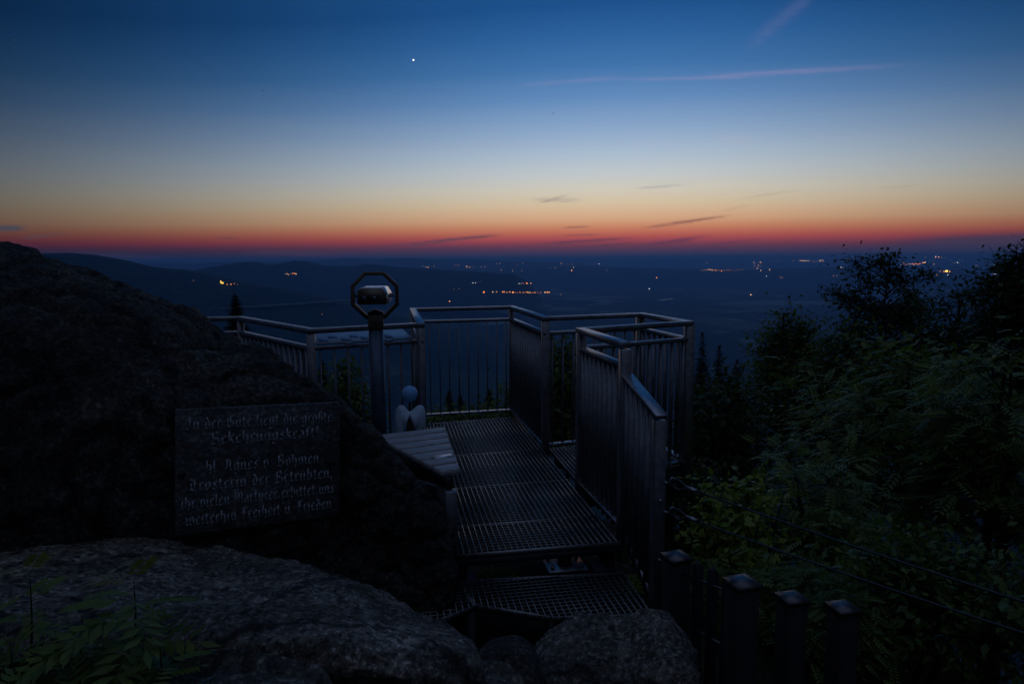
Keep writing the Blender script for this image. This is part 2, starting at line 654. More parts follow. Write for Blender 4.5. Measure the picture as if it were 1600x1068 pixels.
RIDGES = [
    (3300, 800, [(-420, 425), (-150, 408), (0, 398), (75, 395.5), (110, 395), (150, 398), (200, 407), (240, 417), (275, 420.5), (292, 421), (325, 428), (370, 438), (430, 449), (500, 463), (580, 482), (660, 505), (740, 526)]),
    (6300, 900, [(190, 440), (290, 425), (330, 417), (365, 411.5), (386, 408.5), (402, 409.5), (419, 413.5), (440, 411), (462, 407), (480, 408.5), (505, 414.5), (550, 415.5), (575, 412), (596, 413.5), (622, 417), (675, 420), (740, 424), (800, 428)]),
    (13000, 2000, [(560, 430), (640, 421), (720, 419.5), (800, 419), (880, 417), (925, 415), (960, 417), (1080, 420), (1200, 420), (1290, 417), (1400, 419), (1500, 421)]),
    (16500, 1800, [(-300, 415), (60, 414), (200, 414), (225, 412.5), (257, 411.5), (300, 412.5), (350, 408.5), (420, 408), (500, 406), (550, 402.5), (590, 405), (612, 403.5), (630, 402.6), (648, 403.2), (662, 404.3), (700, 406), (732, 404.5), (775, 407), (840, 409), (900, 411)]),
    (33000, 4500, [(-400, 409), (400, 409), (740, 406.5), (800, 405.5), (850, 404), (900, 405.5), (1000, 407), (1100, 406.5), (1200, 405.5), (1350, 404.6), (1450, 403.8), (1575, 402.8), (1700, 402), (1950, 401)]),
]
RID = []
for D, w, pts in RIDGES:
    A, Z = [], []
    for px, py in pts:
        d = ray(px, py)
        hd = math.hypot(d.x, d.y)
        A.append(math.degrees(math.atan2(d.x, d.y)))
        Z.append(CAMH + D * d.z / hd)
    RID.append((D, w, np.array(A), np.array(Z)))


def height(x, y):
    x = np.asarray(x, float)
    y = np.asarray(y, float)
    r = np.hypot(x, y)
    az = np.degrees(np.arctan2(x, y))
    fr = sst(np.cos(np.radians(az)), -.55, .1)
    dr = np.clip(r - 6.5, 0, None)
    base = PLAIN * (1 - np.exp(-dr / 620.0)) * fr
    # the summit itself: lower towards the right and in front, a little higher behind
    loc = -0.50 - .42 * np.clip(x - 1.1, 0, 12) * sst(y, -2, 1.5) - .25 * np.clip(y - 4.6, 0, 4) + .35 * sst(-y, -1.6, .5)
    loc = loc + .10 * (vnoise(x * 1.7 + 9, y * 1.7, 3) - .5)
    loc = loc * sst(-r, -300, -20)
    z = base + loc
    far = sst(r, 1500, 3500)
    z = z + far * ((vnoise(x / 2300, y / 2300, 11) - .5) * 70 + (vnoise(x / 800, y / 800, 12) - .5) * 22)
    z = z + sst(r, 60, 400) * sst(-r, -2500, -900) * (vnoise(x / 140, y / 140, 5) - .5) * 16
    for D, w, A, Z in RID:
        zr = np.interp(az, A, Z)
        msk = sst(az, A[0] - 4, A[0]) * sst(-az, -A[-1] - 4, -A[-1])
        rough = 1 + .05 * (vnoise(az * 2.4, r * 0 + D, 21) - .5)
        b = PLAIN + (zr - PLAIN) * np.exp(-((r - D) / w) ** 2) * rough ** 0 * msk
        z = np.maximum(z, b)
    return z


def hgt(x, y):
    return float(height(np.array([x]), np.array([y]))[0])


def on_ground(px, py, lift=0.0, rmin=700, rmax=31000):
    d = ray(px, py)
    hd = math.hypot(d.x, d.y)
    d = d / hd
    t = np.geomspace(rmin, rmax, 2500)
    gap = (CAMH + d.z * t) - height(d.x * t, d.y * t) - lift
    k = np.argmax(gap < 0) if (gap < 0).any() else len(t) - 1
    return EYE + d * float(t[k])


azs = np.concatenate([np.linspace(-180, -56, 34)[:-1], np.linspace(-56, 56, 980), np.linspace(56, 180, 34)[1:]])
rr_ = np.concatenate([[0.02], np.geomspace(.6, 1500, 120), np.geomspace(1540, 45000, 260)])
RR, AA = np.meshgrid(rr_, np.radians(azs), indexing='ij')
GX, GY = RR * np.sin(AA), RR * np.cos(AA)
GZ = height(GX, GY)
nr, na = GX.shape
idx = np.arange(nr * na).reshape(nr, na)
fq = np.stack([idx[:-1, :-1], idx[:-1, 1:], idx[1:, 1:], idx[1:, :-1]], -1)[:, :, ::-1].reshape(-1, 4)
me = bpy.data.meshes.new('ground')
me.vertices.add(nr * na)
me.vertices.foreach_set('co', np.stack([GX, GY, GZ], -1).astype(np.float32).ravel())
me.loops.add(fq.size)
me.loops.foreach_set('vertex_index', fq.astype(np.int32).ravel())
me.polygons.add(len(fq))
me.polygons.foreach_set('loop_start', (np.arange(len(fq)) * 4).astype(np.int32))
me.polygons.foreach_set('use_smooth', np.ones(len(fq), dtype=bool))
me.update(calc_edges=True)
m, nt, b, gg = newmat('land')
geo = gg.n('ShaderNodeNewGeometry')
sx = gg.n('ShaderNodeSeparateXYZ')
nt.links.new(geo.outputs['Position'], sx.inputs[0])
dist = gg.m('SQRT', gg.m('ADD', gg.m('MULTIPLY', sx.outputs[0], sx.outputs[0]), gg.m('MULTIPLY', sx.outputs[1], sx.outputs[1])))
vor = gg.n('ShaderNodeTexVoronoi')
vor.inputs['Scale'].default_value = 1 / 420.0
vor.inputs['Randomness'].default_value = .9
mpv = gg.n('ShaderNodeMapping')
mpv.inputs['Scale'].default_value = (1, .55, 0)
mpv.inputs['Rotation'].default_value = (0, 0, .3)
nt.links.new(geo.outputs['Position'], mpv.inputs[0])
nt.links.new(mpv.outputs[0], vor.inputs['Vector'])
fld = gg.ramp(vor.outputs['Color'], [(0, (.05, .08, .06)), (.35, (.08, .11, .08)), (.6, (.13, .16, .12)), (.8, (.20, .23, .19)), (1, (.07, .10, .08))], 'CONSTANT')
wn = gg.n('ShaderNodeTexNoise')
wn.inputs['Scale'].default_value = 1 / 1500.0
wn.inputs['Detail'].default_value = 7
wn.inputs['Roughness'].default_value = .62
nt.links.new(mpv.outputs[0], wn.inputs['Vector'])
wood_mask = gg.ramp(wn.outputs[0], [(.44, (0, 0, 0)), (.47, (1, 1, 1))])
fn = gg.n('ShaderNodeTexNoise')
fn.inputs['Scale'].default_value = 1 / 30.0
fn.inputs['Detail'].default_value = 4
nt.links.new(geo.outputs['Position'], fn.inputs['Vector'])
forest = gg.ramp(fn.outputs[0], [(.35, (.010, .026, .028)), (.65, (.024, .056, .058))])
up_hill = gg.sstep(sx.outputs[2], -395, -350)
wm = gg.m('MAXIMUM', wood_mask, gg.m('MAXIMUM', up_hill, gg.sstep(gg.m('MULTIPLY', dist, -1), -2600, -2000)))
land = gg.mix(wm, fld, forest)
sn = gg.n('ShaderNodeTexNoise')
sn.inputs['Scale'].default_value = 5
sn.inputs['Detail'].default_value = 7
nt.links.new(geo.outputs['Position'], sn.inputs['Vector'])
soil = gg.ramp(sn.outputs[0], [(.35, (.018, .015, .011)), (.55, (.045, .038, .028)), (.68, (.035, .042, .018))])
land = gg.mix(gg.sstep(dist, 18, 45), soil, land)
nt.links.new(land, b.inputs['Base Color'])
b.inputs['Roughness'].default_value = .95
b.inputs['Specular IOR Level'].default_value = .05
me.materials.append(m)
go = bpy.data.objects.new('ground', me)
COL.objects.link(go)
tag(go, kind='structure')


def sheet_on_ground(name, pts, mat, lift, kind='structure', sub=14):
    """a flat patch of land or water: pixels give the outline of a real polygon lying on the plain"""
    P = []
    n = len(pts)
    base = [on_ground(*p) for p in pts]
    for i in range(n):
        a, c = base[i], base[(i + 1) % n]
        for k in range(sub):
            t = k / sub
            p = a.lerp(c, t)
            L = (c - a).length
            P.append((p.x + random.uniform(-1, 1) * L * .02, p.y + random.uniform(-1, 1) * L * .05))
    z = max(hgt(*p) for p in P) + lift
    mb = MB()
    mb.prism(P, z - 2 * lift - 4, z)
    o = mb.build(name, mat)
    tag(o, kind=kind)
    return o


for pts in ([(1029, 468.2), (1040, 466.8), (1055, 466.2), (1054, 467.2), (1042, 468.0), (1032, 468.9)],
            [(1244, 435.6), (1250, 434.9), (1262, 435.5), (1262, 436.9), (1252, 436.6)],
            [(1287, 436.6), (1293, 435.9), (1298, 436.4), (1295, 437.4), (1289, 437.4)],
            [(1084, 441.6), (1096, 441.0), (1101, 441.5), (1092, 442.1)],
            [(1128, 442.8), (1136, 441.8), (1144, 441.6), (1140, 442.9)],
            [(1209, 462.5), (1222, 461.6), (1232, 462.2), (1220, 463.0)]):
    cy_ = sum(p[1] for p in pts) / len(pts)
    sheet_on_ground('lake', [(p[0], cy_ + (p[1] - cy_) * 1.8) for p in pts], M['water'], 1.0)
mead = mat_plain('meadow_grass', (.16, .21, .17), .95, .05, .25, .004)
for pts in ([(640, 492), (655, 484), (690, 482), (780, 490), (862, 494), (800, 497), (690, 498)],
            [(1110, 474), (1200, 469), (1330, 471), (1345, 476), (1230, 479), (1130, 478)],
            [(860, 466), (960, 463), (1010, 465), (900, 470)],
            [(330, 486), (420, 478), (540, 476), (560, 481), (430, 487)],
            [(1340, 463), (1420, 459), (1500, 461), (1430, 466)]):
    sheet_on_ground('meadow', pts, mead, .6)

# haze
HAZE_TOP = max(8.0, float(GZ.max()) + 2.0)
print('haze top', HAZE_TOP)
hb = MB()
hb.add([(sx_ * 46500, sy_ * 46500, z_) for z_ in (-900, HAZE_TOP) for sx_, sy_ in ((-1, -1), (1, -1), (1, 1), (-1, 1))],
       [(3, 2, 1, 0), (4, 5, 6, 7), (0, 1, 5, 4), (1, 2, 6, 5), (2, 3, 7, 6), (3, 0, 4, 7)])
mh = bpy.data.materials.new('air')
mh.use_nodes = True
nt = mh.node_tree
nt.nodes.clear()
pv = nt.nodes.new('ShaderNodeVolumePrincipled')
pv.inputs['Color'].default_value = (.27, .56, 1.0, 1)
pv.inputs['Density'].default_value = HAZE_D
pv.inputs['Anisotropy'].default_value = 0.45
oo = nt.nodes.new('ShaderNodeOutputMaterial')
nt.links.new(pv.outputs[0], oo.inputs['Volume'])
hz = hb.build('haze', mh)
tag(hz, kind='stuff')

# ------------------------------------------------------------------ lamps of the plain
ORANGE, WARM, COOL, RED, YELL = (1, .32, .06), (1, .55, .24), (.85, .92, 1), (1, .22, .06), (1, .62, .08)
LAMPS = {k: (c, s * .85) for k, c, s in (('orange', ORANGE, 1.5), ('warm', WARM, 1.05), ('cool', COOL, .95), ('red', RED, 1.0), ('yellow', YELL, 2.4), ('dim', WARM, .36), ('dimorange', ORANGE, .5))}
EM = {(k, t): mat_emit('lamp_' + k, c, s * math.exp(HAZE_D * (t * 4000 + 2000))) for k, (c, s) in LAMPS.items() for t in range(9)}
_proto = {}


def lamp(px, py, size, colr, label, group=None):
    p = on_ground(px, py, 8)
    D = (p - EYE).length
    R = size * .43 / F * D
    colr = (colr, min(8, int(D / 4000)))
    if colr not in _proto:
        mb = MB()
        mb.ball((0, 0, 1.6), 1.0, 8)
        mb.beam((0, 0, -1.2), (0, 0, .65), .12, .12, mi=1)
        o = mb.build('street_lamp', [EM[colr], M['dark']], origin=(0, 0, 0))
        _proto[colr] = o
    else:
        o = _proto[colr].copy()
        COL.objects.link(o)
    o.name = 'street_lamp'
    o.location = (p.x, p.y, p.z - 1.6 * R)
    o.scale = (R, R, R)
    tag(o, label, 'lamp')
    if group:
        o['group'] = group
    elif 'group' in o:
        del o['group']
    return o


CL = [
    ('small orange lamps beside the floodlit church on the wooded hill', 'lamps beside the church', [(355, 444, 1.6, 'orange'), (361, 444, 1.8, 'orange'), (366, 443, 1.6, 'red'), (371, 444, 1.3, 'dim')]),
    ('lamps of the hamlet below the double-topped hill on the left', 'hamlet lamps below the double hill', [(446, 428, 1.4, 'dim'), (448.5, 427.5, 1.6, 'warm'), (451, 429, 1.5, 'warm'), (454, 427.5, 1.2, 'dim'), (457.5, 426.8, 1.7, 'orange'), (460, 427.2, 1.6, 'orange'), (462.5, 428, 1.9, 'warm'), (462, 426.5, 1.3, 'dim')]),
    ('faint lamps at the foot of the far pointed mountain', 'lamps below the far mountain', [(661, 415.5, 1.3, 'dim'), (665, 417, 1.6, 'warm'), (669, 417.2, 1.7, 'warm'), (677.5, 415.4, 1.3, 'dim'), (710, 414.5, 1.2, 'dim'), (714, 414, 1.2, 'dim'), (717, 414.8, 1.3, 'dim'), (729, 416.2, 1.9, 'warm'), (730, 418, 1.4, 'dimorange'), (734, 416.7, 1.6, 'warm'), (740, 417.4, 1.2, 'dim'), (752, 417, 1.5, 'dim'), (758, 417, 1.5, 'dim'), (763, 417.2, 1.1, 'dim'), (781, 411.4, 1.4, 'dim'), (776, 412, 1.2, 'dim')]),
    ('cool pale lamps of a farm in the fields above the front rail', 'farm lamps above the front rail', [(717, 451, 1.2, 'dim'), (709, 451.5, 1.0, 'dim'), (739, 441.7, 1.7, 'cool'), (743, 441.7, 1.5, 'cool'), (750, 440.5, 1.1, 'dim')]),
    ('orange street lamps in the long bright row across the middle of the plain', 'lamps in the long bright row', [(756, 456.3, 3.0, 'orange'), (770, 456, 2.1, 'warm'), (776, 455.6, 1.7, 'warm'), (785.5, 455.8, 2.3, 'orange'), (788, 456, 2.0, 'orange'), (792, 456.6, 1.5, 'orange'), (796.5, 456, 2.0, 'orange'), (801.5, 456.5, 3.2, 'orange'), (805, 456.8, 1.4, 'red'), (808.5, 457, 1.4, 'red'), (812.5, 456.5, 1.8, 'orange'), (817.5, 456.8, 1.8, 'orange'), (821, 456.6, 1.4, 'red'), (824, 456.2, 2.3, 'orange'), (826.5, 456.8, 2.0, 'warm'), (829, 456.6, 1.6, 'orange'), (832.5, 457.2, 1.6, 'red'), (836, 456.8, 2.0, 'orange'), (840.5, 456.8, 1.4, 'red'), (845, 456.8, 1.3, 'red'), (851.5, 456.5, 2.3, 'warm'), (855, 456.3, 2.4, 'orange'), (858, 456.4, 2.2, 'orange')]),
    ('lamps in the short red and white row just above the long bright row', 'lamps in the short row', [(811, 442.8, 1.6, 'cool'), (814, 442.6, 1.2, 'cool'), (817.5, 442.5, 1.6, 'red'), (823.3, 442.5, 2.5, 'orange'), (829.5, 442.5, 1.7, 'orange')]),
    ('faint lamps scattered near the horizon left of the white beacon', 'lamps near the horizon', [(816.5, 411, 1.5, 'dim'), (809, 413.7, 1.2, 'dim'), (805, 414, 1.0, 'dim'), (801, 423, 1.6, 'dim'), (815, 423, 1.2, 'dim'), (876, 410.6, 1.4, 'dimorange'), (878, 412.5, 1.3, 'dim'), (885, 413, 1.3, 'dim'), (889, 413.3, 1.1, 'dim'), (894.5, 412.5, 1.3, 'dim'), (867.5, 418, 1.5, 'dim'), (859, 418.7, 1.3, 'dim'), (896, 417.2, 1.7, 'warm'), (893.3, 422.5, 2.0, 'orange'), (929, 413.7, 1.4, 'dim'), (947.5, 422.5, 1.4, 'dim')]),
    ('bright lamps of the village right of centre below the red glow', 'village lamps right of centre', [(1097, 422.3, 1.2, 'dim'), (1101, 422, 1.4, 'dim'), (1105, 421.5, 1.8, 'warm'), (1109, 420.8, 2.4, 'warm'), (1113, 422, 2.1, 'warm'), (1118, 422.3, 2.1, 'orange'), (1123, 422, 1.2, 'dimorange'), (1127.5, 423.2, 1.8, 'orange'), (1131, 422.4, 1.2, 'dimorange'), (1135, 421.4, 1.3, 'dimorange'), (1138, 422.4, 1.2, 'dim'), (1141, 421.8, 1.4, 'dimorange'), (1147, 424, 1.3, 'dim'), (1151, 421.6, 1.2, 'dimorange'), (1156, 421.2, 1.4, 'dim'), (1161, 420.6, 1.1, 'dim'), (1104.5, 411.3, 1.6, 'warm')]),
    ('lamps in the tight upright cluster right of the village', 'lamps in the upright cluster', [(1177.5, 410, 1.5, 'warm'), (1181, 409.6, 1.3, 'dim'), (1184, 410, 1.5, 'warm'), (1188, 409.8, 1.7, 'orange'), (1179, 415, 1.4, 'dim'), (1185, 414.8, 1.7, 'orange'), (1188, 415.6, 1.2, 'dim'), (1177.5, 420, 1.2, 'dim'), (1183.5, 419.3, 1.6, 'warm'), (1189, 422.5, 1.6, 'warm'), (1163, 410.4, 1.2, 'dim'), (1170, 411, 1.2, 'dim')]),
    ('lamps in the two bright pairs of strings on the right skyline', 'skyline strings', [(1207, 408.7, 1.3, 'dim'), (1215, 406.4, 1.3, 'dim'), (1239, 407, 1.6, 'dim'), (1251, 407.6, 1.7, 'orange'), (1254, 407.4, 1.7, 'warm'), (1257, 407.2, 1.8, 'warm'), (1260, 407.4, 1.6, 'warm'), (1263, 407.5, 1.6, 'orange'), (1272, 408.7, 1.5, 'dimorange'), (1276, 408.2, 1.5, 'dim'), (1281, 407, 1.8, 'warm'), (1285, 406, 1.6, 'warm'), (1286.5, 408, 1.7, 'orange'), (1325, 405.4, 1.5, 'dimorange')]),
    ('small lamps around the two bright ponds on the right', 'lamps around the ponds', [(1202.5, 421, 1.7, 'warm'), (1219, 433, 1.7, 'dimorange'), (1222, 433.7, 1.6, 'dim'), (1314, 417.5, 1.5, 'cool'), (1317.5, 418.6, 1.3, 'dim'), (1302.5, 430.7, 1.6, 'dimorange'), (1307.5, 430.7, 1.6, 'dimorange'), (1197.5, 431.2, 1.5, 'cool')]),
    ('orange lamps of the town seen just right of the loose birch crown', 'town lamps right of the birch', [(1404, 413.5, 1.5, 'red'), (1408, 412.6, 1.8, 'orange'), (1411, 410, 1.6, 'warm'), (1413, 412.3, 2.0, 'orange'), (1416, 413.4, 1.8, 'red'), (1419, 412, 1.7, 'orange'), (1422, 413.4, 1.9, 'warm'), (1425, 412.2, 1.6, 'orange'), (1428, 413.2, 1.8, 'orange'), (1431, 411.8, 1.8, 'orange'), (1434.5, 413, 1.7, 'red'), (1437, 412, 1.4, 'red'), (1441.5, 410.2, 2.2, 'orange'), (1444, 410.7, 2.5, 'orange'), (1446.5, 409.7, 1.8, 'orange'), (1459, 412.7, 1.6, 'dimorange')]),
    ('high lamps on the skyline above the town by the birch', 'high skyline lamps', [(1446, 401.8, 1.4, 'dimorange'), (1462, 401.2, 1.7, 'warm'), (1466, 401.2, 1.7, 'orange'), (1471, 402.3, 1.4, 'dim'), (1477.5, 402.8, 1.3, 'dim'), (1489, 410, 1.6, 'dim'), (1492, 411, 1.3, 'dim'), (1496, 410, 1.6, 'cool')]),
    ('lamps around the large yellow lamp right of the birch', 'lamps by the yellow lamp', [(1469, 423.7, 1.7, 'dimorange'), (1475, 424, 1.5, 'orange'), (1484, 424, 1.4, 'orange'), (1464, 429.5, 1.9, 'orange'), (1481, 429.3, 1.6, 'cool')]),
    ('pale lamps of the village near the right edge', 'village lamps near the right edge', [(1526, 415, 1.4, 'dimorange'), (1549, 414.5, 1.5, 'warm'), (1552, 415.2, 1.2, 'dim'), (1555, 413.5, 1.7, 'cool'), (1560, 415, 1.4, 'warm'), (1565.5, 414.5, 1.5, 'warm'), (1557.5, 409.3, 1.4, 'cool'), (1561, 411.6, 1.2, 'dim'), (1564, 410, 1.4, 'cool'), (1572.5, 413.7, 1.3, 'dim'), (1530, 430.7, 1.6, 'cool'), (1551, 428, 1.4, 'dim'), (1555, 427.6, 2.3, 'cool'), (1559, 428, 1.3, 'cool')]),
]
for label, group, L in CL:
    for px, py, s_, c_ in L:
        lamp(px, py, s_, c_, label, group)
lamp(302, 438, 1.4, 'dim', 'lone faint lamp on the dark wooded hill left of the church')
lamp(702.5, 470.5, 2.0, 'orange', 'lone orange lamp in the fields just above the left end of the front rail')
lamp(783, 422, 1.5, 'dim', 'lone pale lamp above the left half of the long bright row')
lamp(936, 412.3, 2.6, 'cool', 'bright white beacon near the horizon right of centre')
lamp(1026, 433.7, 1.9, 'orange', 'lone small orange lamp in the dark middle of the plain')
lamp(1014.5, 451.2, 1.9, 'cool', 'lone white lamp left above the long narrow lake')
lamp(876, 460, 1.4, 'dim', 'lone dim lamp right of the end of the long bright row')
lamp(1173, 460.3, 2.2, 'warm', 'lone bright lamp in the dark fields right of the long narrow lake')
lamp(1479, 423.8, 3.8, 'yellow', 'largest yellow lamp on the right, beyond the birch crown')
lamp(503, 490.5, 1.6, 'dim', 'lone faint lamp in the near woods left of the viewer')

# floodlit church on the wooded hill
p = on_ground(347, 443.5, 0)
D = (p - EYE).length
k = D / F
ch = thing('church', 'small church with glowing yellow floodlit wall patches on the flank of the wooded hill', 'church', p)
mb = MB()
mb.box(p + Vector((1.2 * k, 0, 1.4 * k)), (3.4 * k, 2 * k, 3.8 * k))
mb.build('wall', mat_plain('church_wall', (.5, .42, .3), .9), ch)
mb = MB()
mb.box(p + Vector((-1.3 * k, 0, 2.4 * k)), (1.5 * k, 1.6 * k, 5.8 * k))
tw = mb.build('tower', mat_plain('church_tower', (.5, .42, .3), .9), ch)
mb = MB()
c0 = p + Vector((-1.3 * k, 0, 5.3 * k))
mb.add([tuple(c0 + Vector((a * k, b_ * k, 0))) for a, b_ in ((-.9, -.9), (.9, -.9), (.9, .9), (-.9, .9))] + [tuple(c0 + Vector((0, 0, 2.0 * k)))], [(0, 1, 4), (1, 2, 4), (2, 3, 4), (3, 0, 4), (3, 2, 1, 0)])
mb.build('spire', M['dark'], tw)
mb = MB()
c0 = p + Vector((1.2 * k, 0, 3.32 * k))
mb.add([tuple(c0 + Vector((a * k, b_ * k, z_ * k))) for a, b_, z_ in ((-1.8, -1.1, 0), (1.8, -1.1, 0), (1.8, 1.1, 0), (-1.8, 1.1, 0), (-1.8, 0, 1.2), (1.8, 0, 1.2))], [(0, 1, 5, 4), (2, 3, 4, 5), (0, 4, 3), (1, 2, 5), (3, 2, 1, 0)])
mb.build('roof', M['dark'], ch)
for dx, dz, w_, h_ in ((-1.3, 3.0, 1.1, 3.6), (.4, 1.5, 1.0, 2.6), (2.0, 1.4, .8, 2.2)):  # glowing panels added on the fronts to stand for the floodlit walls
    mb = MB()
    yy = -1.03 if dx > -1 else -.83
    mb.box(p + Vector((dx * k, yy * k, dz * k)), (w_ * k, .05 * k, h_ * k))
    mb.build('floodlit_patch', EM['yellow', min(8, int(D / 4000))], ch)

# evening star and fainter stars, far outside the air
sm = mat_emit('star_light', (.95, .97, 1), 2.2)
sm2 = mat_emit('faint_star_light', (.75, .82, 1), .06)
for px, py, R, mt, lb in ((646, 94, 1.15, sm, 'bright white evening star high left of centre'), (410, 142, .9, sm2, 'faint star left of the bright evening star'),
                          (22, 63, .9, sm2, 'faint star in the top left corner of the sky'), (865, 177, .8, sm2, 'faint star below and right of the bright evening star'), (1540, 13, .8, sm2, 'faint star in the top right corner of the sky')):
    d = ray(px, py).normalized()
    P = EYE + d * 90000
    mb = MB()
    mb.ball(P, R / F * 90000 * .9, 12, sq=(1, 1, 1.25))
    o = mb.build('star', mt)
    tag(o, lb, 'star')

# ------------------------------------------------------------------ rocks


def catmull(P, n):
    P = np.asarray(P, float)
    m_ = len(P)
    seg = np.linalg.norm(np.diff(P, axis=0), axis=1)
    s_ = np.concatenate([[0], np.cumsum(np.sqrt(seg + 1e-9))])
    s_ /= s_[-1]
    out = []
    for t in np.linspace(0, 1, n):
        i = min(m_ - 2, max(0, int(np.searchsorted(s_, t, 'right') - 1)))
        u = (t - s_[i]) / (s_[i + 1] - s_[i])
        p0, p1, p2, p3 = P[max(0, i - 1)], P[i], P[i + 1], P[min(m_ - 1, i + 2)]
        d1 = (p2 - p0) / 2
        d2 = (p3 - p1) / 2
        h = u * u * u
        q = u * u
        out.append((2 * h - 3 * q + 1) * p1 + (h - 2 * q + u) * d1 + (-2 * h + 3 * q) * p2 + (h - q) * d2)
    return np.array(out)


def loft(sections, nk, ns):
    S = [catmull(s_, nk) for s_ in sections]
    S = np.stack(S)                                # sec, k, 3
    return np.stack([catmull(S[:, j], ns) for j in range(nk)], 1)     # ns, nk, 3


def rock(name, sections, nk, ns, amp, freq, mat, label, cat='rock', post=None, seed=0, fine=.25, ridged=0.0):
    Gd = loft(sections, nk, ns)
    a = np.gradient(Gd, axis=0)
    b2 = np.gradient(Gd, axis=1)
    N = np.cross(a, b2)
    N /= np.linalg.norm(N, axis=2, keepdims=True) + 1e-9
    c = Gd.reshape(-1, 3).mean(0)
    if ((Gd - c) * N).sum() < 0:
        N = -N
        flip = True
    else:
        flip = False
    out = Gd.copy()
    for i in range(ns):
        for j in range(nk):
            q = Vector(Gd[i, j]) * freq + Vector((seed * 7.3, seed * 3.1, seed))
            d = mnoise.fractal(q, .9, 2.1, 4, noise_basis='PERLIN_ORIGINAL') * amp
            d += mnoise.fractal(q * 6.1, .8, 2.0, 4, noise_basis='PERLIN_ORIGINAL') * amp * fine
            if ridged:
                d -= (1 - min(1, abs(mnoise.noise(q * 1.7)) * 6)) ** 2 * ridged
            out[i, j] += N[i, j] * d
    if post is not None:
        out = post(out)
    idx = np.arange(ns * nk).reshape(ns, nk)
    fq = np.stack([idx[:-1, :-1], idx[1:, :-1], idx[1:, 1:], idx[:-1, 1:]], -1).reshape(-1, 4)
    if flip:
        fq = fq[:, ::-1]
    mb = MB()
    ends = [idx[0].tolist(), idx[-1].tolist()[::-1]]
    mb.add(out.reshape(-1, 3), fq.tolist() + (ends if not flip else [e[::-1] for e in ends]))
    o = mb.build(name, mat, smooth=True)
    tag(o, label, cat)
    return o


# memorial plaque plane first; the boulder's face is dressed flat behind it
pl = {'tl': at_y(278, 640, 2.93), 'tr': at_y(530, 628, 3.30), 'br': at_y(532, 805, 3.25), 'bl': at_y(270, 838, 2.88)}
PX = ((pl['tr'] - pl['tl']) + (pl['br'] - pl['bl'])) * .5
PW = PX.length
PX.normalize()
PZ = ((pl['tl'] - pl['bl']) + (pl['tr'] - pl['br'])) * .5
PH = PZ.length
PZ = (PZ - PX * PZ.dot(PX)).normalized()
PN = PX.cross(PZ).normalized()             # towards the viewer
PC = (pl['tl'] + pl['tr'] + pl['br'] + pl['bl']) * .25


def plaque_cut(P):
    flat = P.reshape(-1, 3)
    rel = flat - np.array(PC)
    u = rel @ np.array(PX)
    w = rel @ np.array(PZ)
    n = rel @ np.array(PN)
    inside = np.maximum(np.abs(u) - PW / 2 - .012, np.abs(w) - PH / 2 - .012)
    k = 1 - np.clip(inside / .035, 0, 1)
    sel = (n > -.30) & (n < .6) & (k > 0)
    tgt = -.02 - .012 * vnoise(u * 30 + 50, w * 30 + 50, 4)
    newn = np.where(n > tgt, n * (1 - k) + tgt * k, n)
    flat = np.where(sel[:, None], flat + np.outer(newn - n, np.array(PN)), flat)
    return flat.reshape(P.shape)


ridge = [(-420, 300, 3.3), (-200, 335, 3.35), (-60, 368, 3.4), (0, 381, 3.42), (55, 390, 3.44), (110, 412, 3.45), (150, 432, 3.46), (200, 455, 3.48), (250, 478, 3.5), (290, 500, 3.52), (330, 525, 3.52), (365, 546, 3.52), (385, 544, 3.52), (402, 548, 3.52),
         (430, 566, 3.5), (470, 592, 3.46), (510, 617, 3.42), (537, 636, 3.40), (560, 660, 3.42), (588, 684, 3.44), (606, 706, 3.46), (640, 734, 3.48), (672, 766, 3.50), (694, 795, 3.52), (706, 835, 3.54), (711, 905, 3.56)]
secs = []
for px, py, D in ridge:
    top = at_y(px, py, D)
    # foot of the face follows the plaque's plane, then swings back at the right end
    xf = top.x * .97
    face_y = PC.y + (xf - PC.x) * (PX.y / PX.x)
    if xf > -.80:
        face_y = min(face_y, 3.26 + .10 * (xf + .80))
    if xf < -1.6:
        face_y = PC.y + (-1.6 - PC.x) * (PX.y / PX.x) + (xf + 1.6) * .25
    face_y = min(face_y, top.y - .06)
    g0 = -.55
    hz_ = max(.02, top.z - g0)
    back = .25 + .55 * max(0, min(1, (-.55 - top.x) / 1.2))
    T = Vector((xf, face_y, 0))
    s_ = [(xf, face_y - .08, g0), (xf, face_y - .05, g0 + hz_ * .3), (xf, face_y, g0 + hz_ * .62), (xf + (top.x - xf) * .3, face_y + (top.y - face_y) * .12, g0 + hz_ * .84),
          (xf + (top.x - xf) * .7, face_y + (top.y - face_y) * .5, g0 + hz_ * .955), (top.x, top.y, top.z), (top.x, top.y + back * .45, top.z - hz_ * .06), (top.x, top.y + back * .8, top.z - hz_ * .3), (top.x, top.y + back, g0)]
    secs.append(s_)
rock('boulder', secs, 170, 260, .045, 2.2, M['boulder'], 'huge dark lichen-covered boulder carrying the inscribed memorial plaque', 'boulder', post=plaque_cut, seed=1, fine=.38, ridged=.035)

